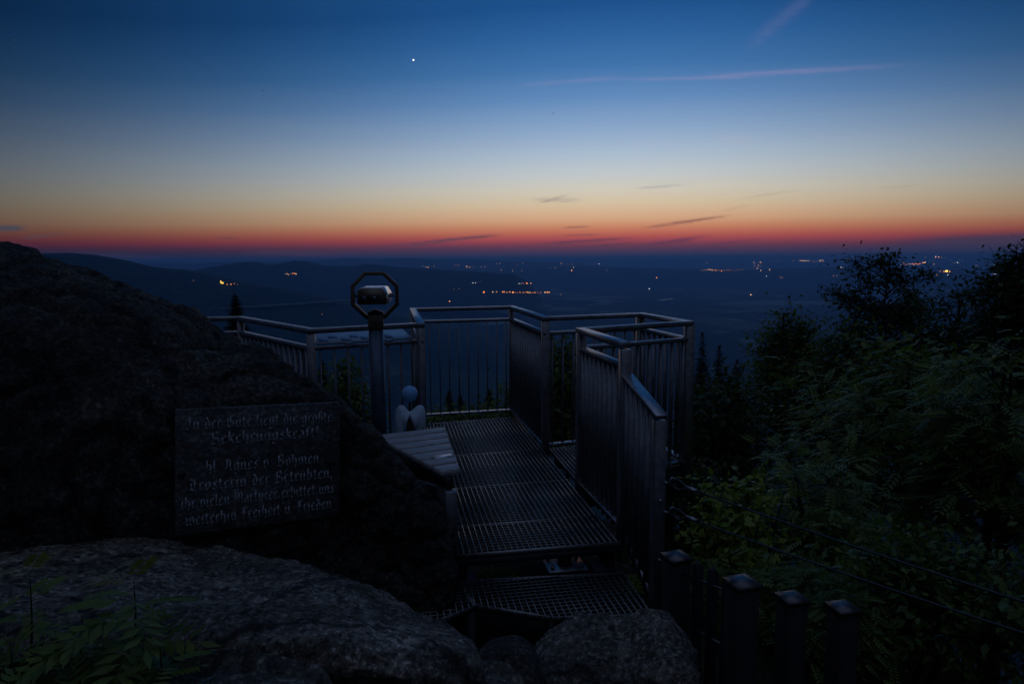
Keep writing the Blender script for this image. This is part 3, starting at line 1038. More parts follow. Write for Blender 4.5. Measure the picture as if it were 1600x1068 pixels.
# slab in the foreground
secs = []
for px, yb, db, yl, dl in ((-260, 868, 2.75, 985, 1.85), (-60, 858, 2.75, 990, 1.82), (80, 848, 2.78, 1000, 1.8), (180, 843, 2.80, 1000, 1.8), (262, 848, 2.78, 1000, 1.8), (292, 858, 2.74, 1000, 1.79), (345, 862, 2.72, 1006, 1.78), (420, 876, 2.66, 1012, 1.76),
                          (505, 893, 2.58, 1018, 1.75), (560, 912, 2.48, 1022, 1.75), (630, 944, 2.34, 1030, 1.76), (690, 972, 2.2, 1040, 1.8), (728, 1000, 2.06, 1052, 1.84), (746, 1040, 1.96, 1075, 1.88), (750, 1085, 1.92, 1110, 1.9)):
    b_ = at_y(px, yb, db)
    l_ = at_y(px, yl, dl)
    mid = b_.lerp(l_, .5) + Vector((0, 0, .012))
    secs.append([(b_.x, b_.y + .28, -.55), (b_.x, b_.y + .16, b_.z - .22), tuple(b_ + Vector((0, .05, -.03))), tuple(b_), tuple(mid), tuple(l_ + Vector((0, .08, .004))), tuple(l_ + Vector((0, 0, -.02))), (l_.x, l_.y - .012, l_.z - .06), (l_.x, l_.y + .07, l_.z - .14), (l_.x, l_.y + .20, l_.z - .34), (l_.x, l_.y + .22, -.55)])
rock('rock_slab', secs, 250, 340, .030, 2.6, M['slab'], 'broad pale granite slab across the lower left foreground', 'rock', seed=5, fine=.28)

# round boulder at bottom centre
secs = []
for px, py, D in ((828, 1110, 2.5), (833, 1050, 2.52), (846, 1012, 2.55), (872, 984, 2.58), (905, 969, 2.6), (940, 969, 2.6), (968, 975, 2.6), (992, 968, 2.6), (1020, 963, 2.58), (1046, 974, 2.55), (1068, 998, 2.52), (1084, 1030, 2.48), (1094, 1085, 2.45), (1098, 1130, 2.43)):
    t_ = at_y(px, py, D)
    fz = -.55
    hz_ = t_.z - fz
    secs.append([(t_.x, t_.y + .32, fz), (t_.x, t_.y + .22, t_.z - .3 * hz_), (t_.x, t_.y + .08, t_.z - .03 * hz_), (t_.x, t_.y, t_.z), (t_.x, t_.y - .12, t_.z - .035 * hz_), (t_.x, t_.y - .27, t_.z - .17 * hz_), (t_.x, t_.y - .38, t_.z - .5 * hz_), (t_.x, t_.y - .42, fz)])
rock('boulder', secs, 100, 120, .03, 3.2, M['stone'], 'rounded two-humped grey boulder in front of the steps', 'boulder', seed=9, fine=.35)
secs = []
for px, py, D in ((738, 1075, 2.3), (745, 1035, 2.32), (765, 1014, 2.35), (795, 1007, 2.36), (822, 1012, 2.35), (840, 1035, 2.33), (850, 1080, 2.3)):
    t_ = at_y(px, py, D)
    secs.append([(t_.x, t_.y + .22, -.55), (t_.x, t_.y + .12, t_.z - .1), (t_.x, t_.y, t_.z), (t_.x, t_.y - .1, t_.z - .03), (t_.x, t_.y - .2, t_.z - .2), (t_.x, t_.y - .22, -.55)])
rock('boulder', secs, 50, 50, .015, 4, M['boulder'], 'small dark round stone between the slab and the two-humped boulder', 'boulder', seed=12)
secs = []
for px, py, D in ((728, 1110, 1.98), (745, 1058, 2.0), (762, 1052, 2.02), (790, 1060, 2.0), (812, 1080, 1.98), (830, 1120, 1.95)):
    t_ = at_y(px, py, D)
    secs.append([(t_.x, t_.y + .14, -.55), (t_.x, t_.y + .07, t_.z - .05), (t_.x, t_.y, t_.z), (t_.x, t_.y - .1, t_.z - .02), (t_.x, t_.y - .2, t_.z - .2), (t_.x, t_.y - .22, -.55)])
rock('boulder', secs, 50, 50, .012, 5, M['stone'], 'pale flat stone at the bottom edge beside the slab', 'boulder', seed=14)
secs = []
for px, py, D in ((120, 1130, 1.36), (190, 1075, 1.38), (250, 1058, 1.4), (320, 1046, 1.42), (390, 1047, 1.42), (450, 1056, 1.42), (490, 1072, 1.4), (520, 1120, 1.38)):
    t_ = at_y(px, py, D)
    secs.append([(t_.x, t_.y + .12, -.4), (t_.x, t_.y + .08, t_.z - .08), (t_.x, t_.y, t_.z), (t_.x, t_.y - .12, t_.z - .015), (t_.x, t_.y - .3, t_.z - .1), (t_.x, t_.y - .36, -.4)])
rock('boulder', secs, 60, 80, .016, 5, M['stone'], 'low stone at the bottom edge behind the leafy sapling', 'boulder', seed=17)
# bedrock and footing under the walkway
secs = []
for px, py, D in ((680, 940, 4.2), (740, 890, 4.25), (800, 876, 4.3), (880, 868, 4.35), (940, 862, 4.35), (1000, 880, 4.3), (1020, 960, 4.25)):
    t_ = at_y(px, py, D)
    secs.append([(t_.x, t_.y + .9, -.8), (t_.x, t_.y + .6, t_.z - .08), (t_.x, t_.y, t_.z), (t_.x, t_.y - .15, t_.z - .06), (t_.x, t_.y - .25, t_.z - .25), (t_.x, t_.y - .28, -.8)])
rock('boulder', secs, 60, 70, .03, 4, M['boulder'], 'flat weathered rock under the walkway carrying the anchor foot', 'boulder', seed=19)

# ------------------------------------------------------------------ plaque and its inscription
pq = thing('memorial_plaque', 'grey granite memorial plaque with blackletter inscription set into the huge boulder', 'plaque', PC)
mb = MB()
hw, hh = PX * (PW / 2), PZ * (PH / 2)
mb.extrude([PC - hw - hh, PC + hw - hh, PC + hw + hh, PC - hw + hh], PN * -.035)
mb.build('stone_plate', M['plaque'], pq, bevel=.004)


def Mn(x):
    return [(x - .35, 3.35), (x, 3.72), (x, .5), (x + .4, .28)]


GL = {
    'n': (2.6, [Mn(.5), [(.5, 3.1), (1.15, 3.9), (1.75, 3.55), (1.75, .5), (2.15, .28)]]),
    'u': (2.6, [Mn(.5), Mn(1.75), [(.5, .5), (.95, .12), (1.75, .9)]]),
    'm': (3.85, [Mn(.5), [(.5, 3.1), (1.15, 3.9), (1.75, 3.55), (1.75, .5), (2.0, .3)], [(1.75, 3.1), (2.4, 3.9), (3.0, 3.55), (3.0, .5), (3.4, .28)]]),
    'i': (1.4, [Mn(.5), [(.35, 4.85), (.7, 5.05)]]),
    'r': (1.85, [Mn(.5), [(.5, 3.1), (1.05, 3.9), (1.55, 3.4)]]),
    'e': (2.1, [[(1.75, .9), (1.1, .1), (.5, .55), (.5, 3.25), (1.1, 3.92), (1.7, 3.15), (.5, 1.9)]]),
    'd': (2.45, [[(1.7, 3.0), (1.1, 3.7), (.5, 3.1), (.5, .6), (1.1, .1), (1.8, .75), (1.8, 3.3), (.75, 5.6)]]),
    'g': (2.5, [[(1.75, 3.4), (1.1, 3.92), (.5, 3.3), (.5, .85), (1.1, .2), (1.75, .95)], [(1.75, 3.95), (1.75, -.9), (1.1, -1.7), (.3, -1.2)]]),
    'a': (2.5, [[(.5, 3.4), (1.1, 3.92), (1.75, 3.35), (1.75, .5), (2.15, .28)], [(1.75, 2.35), (.85, 2.1), (.5, 1.5), (.5, .75), (.95, .15), (1.75, .95)]]),
    'l': (1.4, [[(.15, 5.3), (.5, 5.75), (.5, .5), (.95, .25)]]),
    't': (1.75, [[(.6, 5.0), (.6, .55), (1.1, .15), (1.5, .55)], [(.1, 3.65), (1.4, 3.75)]]),
    'k': (2.35, [[(.15, 5.3), (.5, 5.75), (.5, .3)], [(.5, 2.1), (1.3, 3.9), (1.75, 3.4), (.9, 2.3), (1.7, .45), (2.1, .3)]]),
    'h': (2.5, [[(.15, 5.3), (.5, 5.75), (.5, .4)], [(.5, 3.0), (1.15, 3.9), (1.75, 3.3), (1.75, .3), (1.2, -1.2)]]),
    'b': (2.45, [[(.15, 5.3), (.5, 5.75), (.5, .6), (1.1, .1), (1.8, .75), (1.8, 3.2), (1.25, 3.9), (.5, 3.1)]]),
    's': (2.1, [[(1.65, 3.4), (1.1, 3.92), (.5, 3.25), (1.65, 1.2), (1.65, .65), (1.1, .1), (.35, .65)]]),
    'f': (1.75, [[(1.5, 5.2), (1.05, 5.75), (.6, 5.2), (.6, -.9)], [(.1, 3.6), (1.4, 3.7)]]),
    'ß': (2.4, [[(.2, -.7), (.6, 0), (.6, 5.0), (1.15, 5.75), (1.75, 5.0), (1.1, 3.7), (1.85, 2.7), (1.85, .85), (1.25, .1)]]),
    'y': (2.5, [Mn(.5), [(1.75, 3.8), (1.75, .4), (1.0, -1.5)], [(.5, .5), (.95, .12), (1.75, .9)]]),
    'v': (2.4, [[(.15, 3.3), (.5, 3.75), (.5, .6), (1.1, .1), (1.8, .8), (1.8, 3.0), (1.2, 3.95)]]),
    'w': (3.6, [[(.15, 3.3), (.5, 3.75), (.5, .6), (1.0, .1), (1.7, .8)], [(1.35, 3.3), (1.7, 3.75), (1.7, .6), (2.25, .1), (2.95, .8), (2.95, 3.0), (2.4, 3.95)]]),
    'I': (2.5, [[(2.0, 5.5), (1.1, 5.95), (.4, 5.2), (.9, 4.5)], [(1.4, 5.6), (1.4, 1.0), (.8, .1), (.1, .7)]]),
    'G': (3.4, [[(2.7, 5.2), (1.8, 5.9), (.6, 4.6), (.6, 1.3), (1.5, .1), (2.7, .9), (2.7, 2.7), (1.8, 3.2)], [(1.6, 5.4), (1.6, .6)]]),
    'B': (3.3, [[(.2, 4.8), (.9, 5.6), (.9, .5), (.2, -.3)], [(.9, 5.3), (1.9, 5.9), (2.5, 4.9), (1.3, 3.2), (2.7, 2.3), (2.7, 1.0), (1.7, .1), (.4, .4)]]),
    'A': (3.2, [[(.2, 4.9), (.9, 5.8), (2.1, 5.0), (2.2, .6), (2.7, .25)], [(1.1, 5.4), (.9, 2.0), (.2, .2)], [(.7, 2.5), (2.1, 2.6)]]),
    'T': (3.0, [[(2.7, 5.7), (1.4, 5.2), (.4, 5.8)], [(1.8, 5.3), (.7, 4.0), (.5, 1.5), (1.4, .1), (2.6, .9)], [(1.75, 4.8), (1.75, 1.2)]]),
    'M': (3.9, [[(.1, .3), (.7, .8), (.7, 4.6), (.2, 5.3)], [(.7, 4.7), (1.4, 5.8), (1.95, 5.0), (1.95, .5)], [(1.95, 4.8), (2.7, 5.8), (3.2, 5.0), (3.2, .5), (3.6, .2)]]),
    'F': (2.6, [[(.2, 5.1), (1.0, 5.7), (2.4, 5.6)], [(1.0, 5.5), (1.0, .8), (.3, -.5)], [(.4, 3.1), (1.9, 3.3)]]),
    '!': (1.4, [[(.6, 5.6), (.6, 1.6)], [(.5, .25), (.75, .45)]]),
    '.': (1.1, [[(.3, .25), (.6, .45)]]),
    ',': (1.2, [[(.45, .4), (.6, .1), (.3, -.8)]]),
    ' ': (1.5, []),
}
for k_, b2 in (('ö', None), ('ü', 'u'), ('ä', 'a')):
    if k_ == 'ö':
        st = [[(.5, 3.2), (.5, .6), (1.1, .1), (1.8, .75), (1.8, 3.2), (1.2, 3.9), (.5, 3.2)]]
        GL['o'] = (2.4, st)
        base = GL['o']
    else:
        base = GL[b2]
    GL[k_] = (base[0], base[1] + [[(.55, 4.75), (.85, 4.95)], [(1.4, 4.75), (1.7, 4.95)]])

NIB = .27


def write_line(mb, text, s0, s1, t, unit_h):
    wtot = sum(GL[c][0] for c in text)
    sx_ = (s1 - s0) * PW / wtot
    x = 0
    for c in text:
        adv, strokes = GL[c]
        for ln in strokes:
            for (xa, ya), (xb, yb) in zip(ln[:-1], ln[1:]):
                qs = [(xa - NIB, ya - NIB), (xa + NIB, ya + NIB), (xb - NIB, yb - NIB), (xb + NIB, yb + NIB)]
                cx_, cy_ = sum(q[0] for q in qs) / 4, sum(q[1] for q in qs) / 4
                pts = sorted(set(qs))

                def half(ps):
                    h_ = []
                    for p_ in ps:
                        while len(h_) > 1 and (h_[-1][0] - h_[-2][0]) * (p_[1] - h_[-2][1]) - (h_[-1][1] - h_[-2][1]) * (p_[0] - h_[-2][0]) <= 1e-9:
                            h_.pop()
                        h_.append(p_)
                    return h_
                lo_, hi_ = half(pts), half(pts[::-1])
                hull = lo_[:-1] + hi_[:-1]
                if len(hull) < 3:
                    continue
                lift = .0022 + random.random() * .0006
                P3 = [PC + PX * ((s0 - .5) * PW + (x + q[0]) * sx_) + PZ * ((.5 - t) * PH + q[1] * unit_h) + PN * lift for q in hull]
                mb.extrude([tuple(p_) for p_ in P3], PN * -.0035)
        x += adv


for part_ in ((('In der Güte liegt die größte', .055, .945, .165), ('Bekehrungskraft!', .19, .86, .292)), (('hl. Agnes v. Böhmen', .165, .862, .517), ('Trösterin der Betrübten,', .075, .955, .655),
                        ('ihr vielen Märtyrer erbittet uns', .03, .965, .79), ('weiterhin Freiheit u. Frieden', .055, .95, .925))):
    mb = MB()
    for text, s0, s1, t in part_:
        write_line(mb, text, s0, s1, t, PH * .0165)
    mb.build('inscription', M['letter'], pq)
for px, py in ((283, 741), (517, 721)):
    d = ray(px, py)
    t = (PC - EYE).dot(PN) / d.dot(PN)
    p = EYE + d * t
    mb = MB()
    mb.tube([p - PN * .02, p + PN * .008, p + PN * .016], [.016, .016, .009], 12)
    mb.build('bolt', M['dark'], pq, smooth=False)

# ------------------------------------------------------------------ platform


def vz(p, z):
    return Vector((p.x, p.y, z))


P = {}
for k_, (px, py) in dict(P0=(290, 496), P1=(375, 494), P2=(485, 513), P3=(657, 504), P4=(645, 481), P5=(799, 477.5), P6=(852, 494.5), P7=(1001, 488.5), P8=(1077, 501), P9=(908, 512), P10=(977, 534)).items():
    P[k_] = at_z(px, py, 1.1)
FL = {'fl': at_z(713, 866, 0), 'fr': at_z(969, 845, 0), 'br': at_z(807, 650, 0), 'bl': at_z(664, 661, 0)}
UD = ((FL['bl'] - FL['fl']) + (FL['br'] - FL['fr'])).normalized()       # along the walkway, away
VD = Vector((UD.y, -UD.x, 0))                                           # to the right


def clip(poly, o, d):
    """interval of the line o + t d inside a convex polygon"""
    t0, t1 = -1e9, 1e9
    n = len(poly)
    ar = sum(poly[i].x * poly[(i + 1) % n].y - poly[(i + 1) % n].x * poly[i].y for i in range(n))
    for i in range(n):
        a, b2 = poly[i], poly[(i + 1) % n]
        e = b2 - a
        nn = Vector((-e.y, e.x, 0)) * (1 if ar > 0 else -1)
        den = nn.dot(d)
        num = nn.dot(a - o)
        if abs(den) < 1e-9:
            if num > 0:
                return None
            continue
        t = num / den
        if den > 0:
            t0 = max(t0, t)
        else:
            t1 = min(t1, t)
    return (t0, t1) if t1 - t0 > .01 else None


def grating(mb, poly, z, pitch=.033, cross=.036, frame=True):
    poly = [Vector((p.x, p.y, 0)) for p in poly]
    us = [p.dot(UD) for p in poly]
    vs = [p.dot(VD) for p in poly]
    v = math.ceil(min(vs) / pitch) * pitch
    while v < max(vs):
        c = clip(poly, VD * v, UD)
        if c:
            a, b2 = VD * v + UD * c[0], VD * v + UD * c[1]
            a.z = b2.z = z - .015
            mb.beam(a, b2, .0036, .03)
        v += pitch
    u = math.ceil(min(us) / cross) * cross
    while u < max(us):
        c = clip(poly, UD * u, VD)
        if c:
            a, b2 = UD * u + VD * c[0], UD * u + VD * c[1]
            a.z = b2.z = z - .0055
            mb.beam(a, b2, .0018, .006)
        u += cross
    if frame:
        n = len(poly)
        cen = sum(poly, Vector()) / n
        for i in range(n):
            a, b2 = poly[i], poly[(i + 1) % n]
            d = (b2 - a).normalized()
            nn = Vector((-d.y, d.x, 0))
            if nn.dot(cen - a) < 0:
                nn = -nn
            a2, b3 = a + nn * .004 + d * .006, b2 + nn * .004 - d * .006
            a2.z = b3.z = z - .0165
            mb.beam(a2, b3, .0034, .034)


plat = thing('viewing_platform', 'steel grating viewing platform reaching out over the slope', 'platform', (FL['fl'] + FL['br']) * .5)
# main walkway in three panels, left bay in two, right bay in one
cuts = [0, .20, .42, .72, 1]
cuts = [0, .135, .36, .62, 1.0]
for i in range(len(cuts) - 1):
    a, b2 = cuts[i], cuts[i + 1]
    e = .004
    L = FL['bl'] - FL['fl']
    R_ = FL['br'] - FL['fr']
    mb = MB()
    grating(mb, [FL['fl'] + L * (a + e / 3), FL['fr'] + R_ * (a + e / 3), FL['fr'] + R_ * (b2 - e / 3), FL['fl'] + L * (b2 - e / 3)], 0, frame=False)
    mb.beam(vz(FL['fl'] + L * (b2 - .004), -.0165), vz(FL['fr'] + R_ * (b2 - .004), -.0165), .003, .03)
    if i == 0:
        mb.beam(vz(FL['fl'] + L * .001, -.0165), vz(FL['fr'] + R_ * .001, -.0165), .004, .03)
    mb.build('grating_panel', M['grate'], plat)
lb = FL['fl'] + (FL['bl'] - FL['fl']) * .0
p3, p2, p1 = [Vector((P[k_].x, P[k_].y, 0)) for k_ in ('P3', 'P2', 'P1')]
mb = MB()
lft = FL['fl'] + (FL['bl'] - FL['fl']) * .5
grating(mb, [FL['fl'] - VD * .03 + UD * .25, p3 - VD * .04, p2, p2 - UD * .62, FL['fl'] - VD * .5 + UD * .25], 0)
mb.build('grating_panel', M['grate'], plat)
mb = MB()
grating(mb, [p2 - VD * .03, p1, p1 - Vector((.6, .7, 0)), p2 + Vector((-.5, -.55, 0))], 0)
mb.build('grating_panel', M['grate'], plat)
p6, p7, p8, p9, p10 = [Vector((P[k_].x, P[k_].y, 0)) for k_ in ('P6', 'P7', 'P8', 'P9', 'P10')]
e6 = FL['fr'] + (FL['br'] - FL['fr']) * ((p6 - FL['fr']).dot(UD) / (FL['br'] - FL['fr']).length)
e9 = FL['fr'] + (FL['br'] - FL['fr']) * ((p9 - FL['fr']).dot(UD) / (FL['br'] - FL['fr']).length)
mb = MB()
grating(mb, [e9 + VD * .05, p8, p7, e6 + VD * .05], 0)
mb.build('grating_panel', M['grate'], plat)


def edge_beam(a, b2, z=-.105, h=.13, w=.06, shrink=.0):
    mb = MB()
    d = (b2 - a).normalized()
    mb.beam(Vector((a.x, a.y, z)) + d * shrink, Vector((b2.x, b2.y, z)) - d * shrink, w, h)
    mb.build('beam', M['beam'], plat, bevel=.004)


edge_beam(FL['fl'] + UD * .03, FL['fr'] + UD * .03, z=-.052, h=.036)
edge_beam(FL['fl'] + VD * .035 + UD * .07, FL['bl'] + VD * .035 - UD * .07)
edge_beam(FL['fr'] - VD * .035 + UD * .07, FL['br'] - VD * .035 - UD * .07)
edge_beam(FL['bl'] - UD * .03, FL['br'] - UD * .03)
edge_beam(e9 + VD * .1 + UD * .03, p8 + UD * .03)
edge_beam(p8 + UD * .08 - VD * .02, p7 - UD * .08 - VD * .02)
edge_beam(e6 + VD * .1 - UD * .03, p7 - UD * .03)
edge_beam(p2 - UD * .02 + VD * .05, p3 - UD * .02 - VD * .06)
edge_beam(p1 - VD * .03, p2 - VD * .06 + UD * .04)
for q, zb in ((FL['fl'] + UD * .1 + VD * .06, -.75), (FL['fr'] + UD * .1 - VD * .07, -.75), (FL['bl'] - UD * .7 + VD * .06, -2.6), (FL['br'] - UD * .7 - VD * .06, -2.6), (p8 + UD * .2 - VD * .1, -2.6)):
    mb = MB()
    mb.box((q.x, q.y, (zb - .172) / 2), (.13, .13, -.172 - zb), math.atan2(VD.y, VD.x))
    mb.build('support_post', M['beam'], plat, bevel=.004)
# anchor foot with base plate and nuts on the rock below
ft = at_y(882, 882, 4.0)
mb = MB()
mb.box(ft + Vector((0, 0, .0)), (.24, .2, .016), math.atan2(VD.y, VD.x))
bp = mb.build('base_plate', M['steel'], plat, bevel=.002)
for a, b2 in ((-1, -1), (1, -1), (1, 1), (-1, 1)):
    mb = MB()
    q = ft + VD * (a * .09) + UD * (b2 * .065)
    mb.tube([q + Vector((0, 0, .008)), q + Vector((0, 0, .03))], .013, 6)
    mb.tube([q + Vector((0, 0, .03)), q + Vector((0, 0, .045))], .007, 8)
    mb.build('nut', M['steel'], bp)
mb = MB()
mb.tube([ft + Vector((0, 0, .008)), ft + Vector((0, 0, .20))], .045, 16)
mb.build('support_post', M['beam'], plat)

# lower landing at the entrance
ZL = -.19
mid_l = at_z(742, 943, ZL)
land = [at_z(742, 943, ZL), at_z(862, 963, ZL), at_z(1019, 958, ZL), at_z(975, 893, ZL), at_z(715, 905, ZL)]
ld = thing('step_landing', 'low grating landing below the walkway, with angled front edge', 'landing', sum(land, Vector()) / 5)
mb = MB()
grating(mb, land, ZL, .033, .036)
mb.build('grating_panel', M['grate'], ld)
left2 = [at_z(742, 944, ZL), at_z(714, 906, ZL), at_z(640, 925, ZL), at_z(640, 985, ZL)]
mb = MB()
grating(mb, left2, ZL - .002, .033, .036)
mb.build('grating_panel', M['grate'], ld)
n = len(land)
for i in (0, 1):
    a, b2 = land[i], land[i + 1]
    mb = MB()
    d = (b2 - a).normalized()
    mb.beam(a + d * .02 + Vector((0, .035, -.10)), b2 - d * .02 + Vector((0, .035, -.10)), .05, .13)
    mb.build('beam', M['beam'], ld, bevel=.003)
for px, py in ((735, 948), (1000, 955), (860, 960)):
    q = at_z(px, py, ZL)
    mb = MB()
    mb.box((q.x, q.y + .09, -.56), (.07, .07, .6), .2)
    mb.build('support_post', M['beam'], ld)

# ------------------------------------------------------------------ railings
HR, MR = 1.1 - .0175, .962


def vz(p, z):
    return Vector((p.x, p.y, z))


def rail_bits(root, pts, s0=0.0, s1=0.0, top=True, bottom_z=.03):
    """handrail, mid rail and bottom rail along pts, shortened at the two ends; balusters between"""
    Q = [Vector((p.x, p.y, 0)) for p in pts]
    Q[0] = Q[0] + (Q[1] - Q[0]).normalized() * s0
    Q[-1] = Q[-1] + (Q[-2] - Q[-1]).normalized() * s1
    for nm, z, w, h in (('handrail', HR, .062, .035), ('mid_rail', MR, .05, .028), ('bottom_rail', bottom_z, .05, .014)):
        mb = MB()
        mb.sweep([vz(q, z) for q in Q], w, h)
        mb.build(nm, M['steel'], root, bevel=.002)
    return Q


def balusters(root, a, b2, zt0, zt1, zb0, zb1, sp=.102, skip=.06):
    a, b2 = Vector((a.x, a.y, 0)), Vector((b2.x, b2.y, 0))
    L = (b2 - a).length
    d = (b2 - a) / L
    nn = Vector((-d.y, d.x, 0))
    k_ = max(1, round((L - 2 * skip) / sp))
    for i in range(k_ + 1):
        t = (skip + (L - 2 * skip) * i / k_)
        f = t / L
        q = a + d * t
        mb = MB()
        mb.beam(vz(q, zb0 + (zb1 - zb0) * f), vz(q, zt0 + (zt1 - zt0) * f), .006, .036, up=nn)
        mb.build('baluster', M['bar'], root)


def posts(root, lst, size=.06, zb=-.17, zt=None):
    for p, yaw in lst:
        mb = MB()
        zt_ = (HR - .0195) if zt is None else zt
        mb.box((p.x, p.y, (zt_ + zb) / 2), (size, size, zt_ - zb), yaw)
        mb.build('post', M['steel'], root, bevel=.004)


ya = math.atan2(VD.y, VD.x)
ra = thing('railing', 'left steel railing holding the panorama board, running off behind the huge boulder', 'railing', p2)
Q = rail_bits(ra, [P['P0'], P['P1'], P['P2'], P['P3']], 0, .034)
posts(ra, [(P['P1'], .35), (P['P2'], ya)], .058)
for a, b2 in (('P0', 'P1'), ('P1', 'P2'), ('P2', 'P3')):
    balusters(ra, P[a], P[b2], MR - .015, MR - .015, .037, .037)
rb = thing('railing', 'steel railing closing off the far end of the walkway', 'railing', (p3 + p6) * .5)
Q = rail_bits(rb, [P['P3'] - UD * .03, P['P4'], P['P5'], P['P6'] - UD * .03])
posts(rb, [(P['P3'], ya), (P['P4'], ya), (P['P6'], ya)])
mb = MB()
mb.box((P['P5'].x, P['P5'].y, .53), (.05, .05, 1.06), ya)
mb.build('post', M['steel'], rb, bevel=.004)
for a, b2 in (('P3', 'P4'), ('P4', 'P5'), ('P5', 'P6')):
    balusters(rb, P[a], P[b2], MR - .015, MR - .015, .037, .037)
rc = thing('railing', 'steel railing around the square bay on the right side', 'railing', (p7 + p8) * .5)
Q = rail_bits(rc, [P['P6'], P['P7'], P['P8'], P['P9']], .034, .034)
posts(rc, [(P['P7'], ya), (P['P8'], ya)], .068, -.22)
for a, b2 in (('P6', 'P7'), ('P7', 'P8'), ('P8', 'P9')):
    balusters(rc, P[a], P[b2], MR - .015, MR - .015, .037, .037)
# entrance railing with the short sloping end
dE = (p10 - p9).normalized()
nE = Vector((-dE.y, dE.x, 0))


def on_fence(px, py):
    d = ray(px, py)
    t = (p9 - EYE).dot(nE) / d.dot(nE)
    return EYE + d * t


Nt = on_fence(1030, 646)
St = on_fence(976, 580)
re_ = thing('railing', 'near steel railing at the entrance with a short sloping blue-lit end', 'railing', (p9 + p10) * .5)
rail_bits(re_, [P['P9'] + UD * .03, P['P10']], 0, .0)
posts(re_, [(P['P9'], ya)], .06)
mb = MB()
mb.box((p10.x, p10.y, .435), (.062, .062, 1.25), math.atan2(dE.y, dE.x))
mb.build('post', M['steel'], re_, bevel=.004)
balusters(re_, P['P9'], P['P10'], MR - .015, MR - .015, -.02, -.02, .09)
np_ = Vector((Nt.x, Nt.y, 0))
mb = MB()
mb.box((np_.x, np_.y, (Nt.z - .03 - .5) / 2), (.06, .06, Nt.z - .03 + .5), math.atan2(dE.y, dE.x))
npost = mb.build('post', M['steel'], re_, bevel=.004)
mb = MB()
a_ = vz(p10, St.z - .015) + dE * .034
b3 = vz(np_, Nt.z - .012) + dE * .032
mb.beam(a_, b3, .064, .024)
mb.build('handrail', M['steel'], re_, bevel=.003)
balusters(re_, p10, np_, St.z - .03, Nt.z - .03, -.05, -.24, .075, .05)
mb = MB()
mb.beam(vz(p10, -.03) + dE * .034 + nE * -.0, vz(np_, -.21) - dE * .034, .012, .05)
mb.build('bottom_rail', M['steel'], re_)
for z_ in (.58, .30):
    for base_, off in ((p10, nE), (np_, nE)):
        pass
for z_ in (.36, .05):
    mb = MB()
    q = vz(np_, z_) + dE * .031
    mb.tube([q, q + dE * .012], .010, 6)
    mb.build('bolt', M['steel'], npost)

# panorama board on the left railing
a, b2 = vz(P['P2'], .985), vz(P['P3'], .985)
dB = (b2 - a).normalized()
nB = Vector((-dB.y, dB.x, 0))
bo = thing('panorama_board', 'long tilted panorama board on the left railing behind the viewer', 'information board', (a + b2) * .5)
c0, c1 = a + dB * .05 + nB * .04, b2 - dB * .05 + nB * .04
tl = nB * .24 + Vector((0, 0, .055))
mb = MB()
mb.extrude([c0, c1, c1 + tl, c0 + tl], Vector((0, 0, -.012)))
mb.build('board', M['board'], bo, bevel=.002)
nb = (c1 - c0).cross(tl).normalized()
L = (c1 - c0).length
for s_, w_, t0, t1 in ((.04, .09, .15, .45), (.15, .09, .4, .62), (.26, .10, .12, .36), (.37, .08, .36, .58), (.47, .07, .15, .4), (.72, .08, .12, .5)):
    mb = MB()
    q0, q1 = c0 + (c1 - c0) * s_, c0 + (c1 - c0) * (s_ + w_)
    mb.extrude([q0 + tl * t0 + nb * .003, q1 + tl * t0 + nb * .003, q1 + tl * t1 + nb * .003, q0 + tl * t1 + nb * .003], nb * -.002)
    mb.build('picture', M['boardpic'], bo)
for s_ in (.3, .72):
    q = c0 + (c1 - c0) * s_
    mb = MB()
    mb.beam(q + Vector((0, 0, -.004)) - nB * .05, q + nB * .02 + Vector((0, 0, -.004)), .05, .01)
    mb.build('bracket', M['steel'], bo)

# ------------------------------------------------------------------ binocular viewer
oc = at_y(586, 461, 4.55)
vw = thing('binocular_viewer', 'coin-operated binocular viewer in an octagonal frame on a tall pole', 'viewer', (at_y(590, 600, 4.55).x, 4.55, 0))
X0 = ORG[vw]
yaw = math.radians(9)
fx = Vector((math.cos(yaw), math.sin(yaw), 0))
fy = Vector((-math.sin(yaw), math.cos(yaw), 0))
kk = 4.6 / F
cx = Vector((oc.x, 4.55, 0))
zt = at_y(587, 515, 4.55).z
mb = MB()
mb.tube([(cx.x, cx.y, 0.004), (cx.x, cx.y, zt)], .05, 24)
pole = mb.build('pole', M['poleblue'], vw, smooth=True)
mb = MB()
mb.tube([(cx.x, cx.y, 0.004), (cx.x, cx.y, .02)], .11, 20)
mb.build('base_plate', M['steel'], pole)
zc = at_y(587, 490, 4.55).z
mb = MB()
mb.box((cx.x, cx.y, (zt + zc) / 2), (.100, .09, zc - zt), yaw)
col_ = mb.build('coin_box', M['bronze'], vw, bevel=.006)
mb = MB()
q = Vector((cx.x, cx.y, zc))
mb.extrude([q - fx * .054 - fy * .05, q + fx * .054 - fy * .05, q + fx * .048 - fy * .05 + Vector((0, 0, .012)), q - fy * .05 + Vector((0, 0, .03)), q - fx * .048 - fy * .05 + Vector((0, 0, .012))], fy * .10)
mb.build('cap', M['dark'], col_)
Ro, Ri, dp = 36.3 * kk / math.cos(math.pi / 8), 30.4 * kk / math.cos(math.pi / 8), .055
vs, fs = [], []
for i in range(8):
    t = math.pi / 8 + i * math.pi / 4
    for R_, s_ in ((Ro, -1), (Ri, -1), (Ri, 1), (Ro, 1)):
        vs.append(tuple(oc + fx * (R_ * math.cos(t)) + Vector((0, 0, R_ * math.sin(t))) + fy * (s_ * dp / 2)))
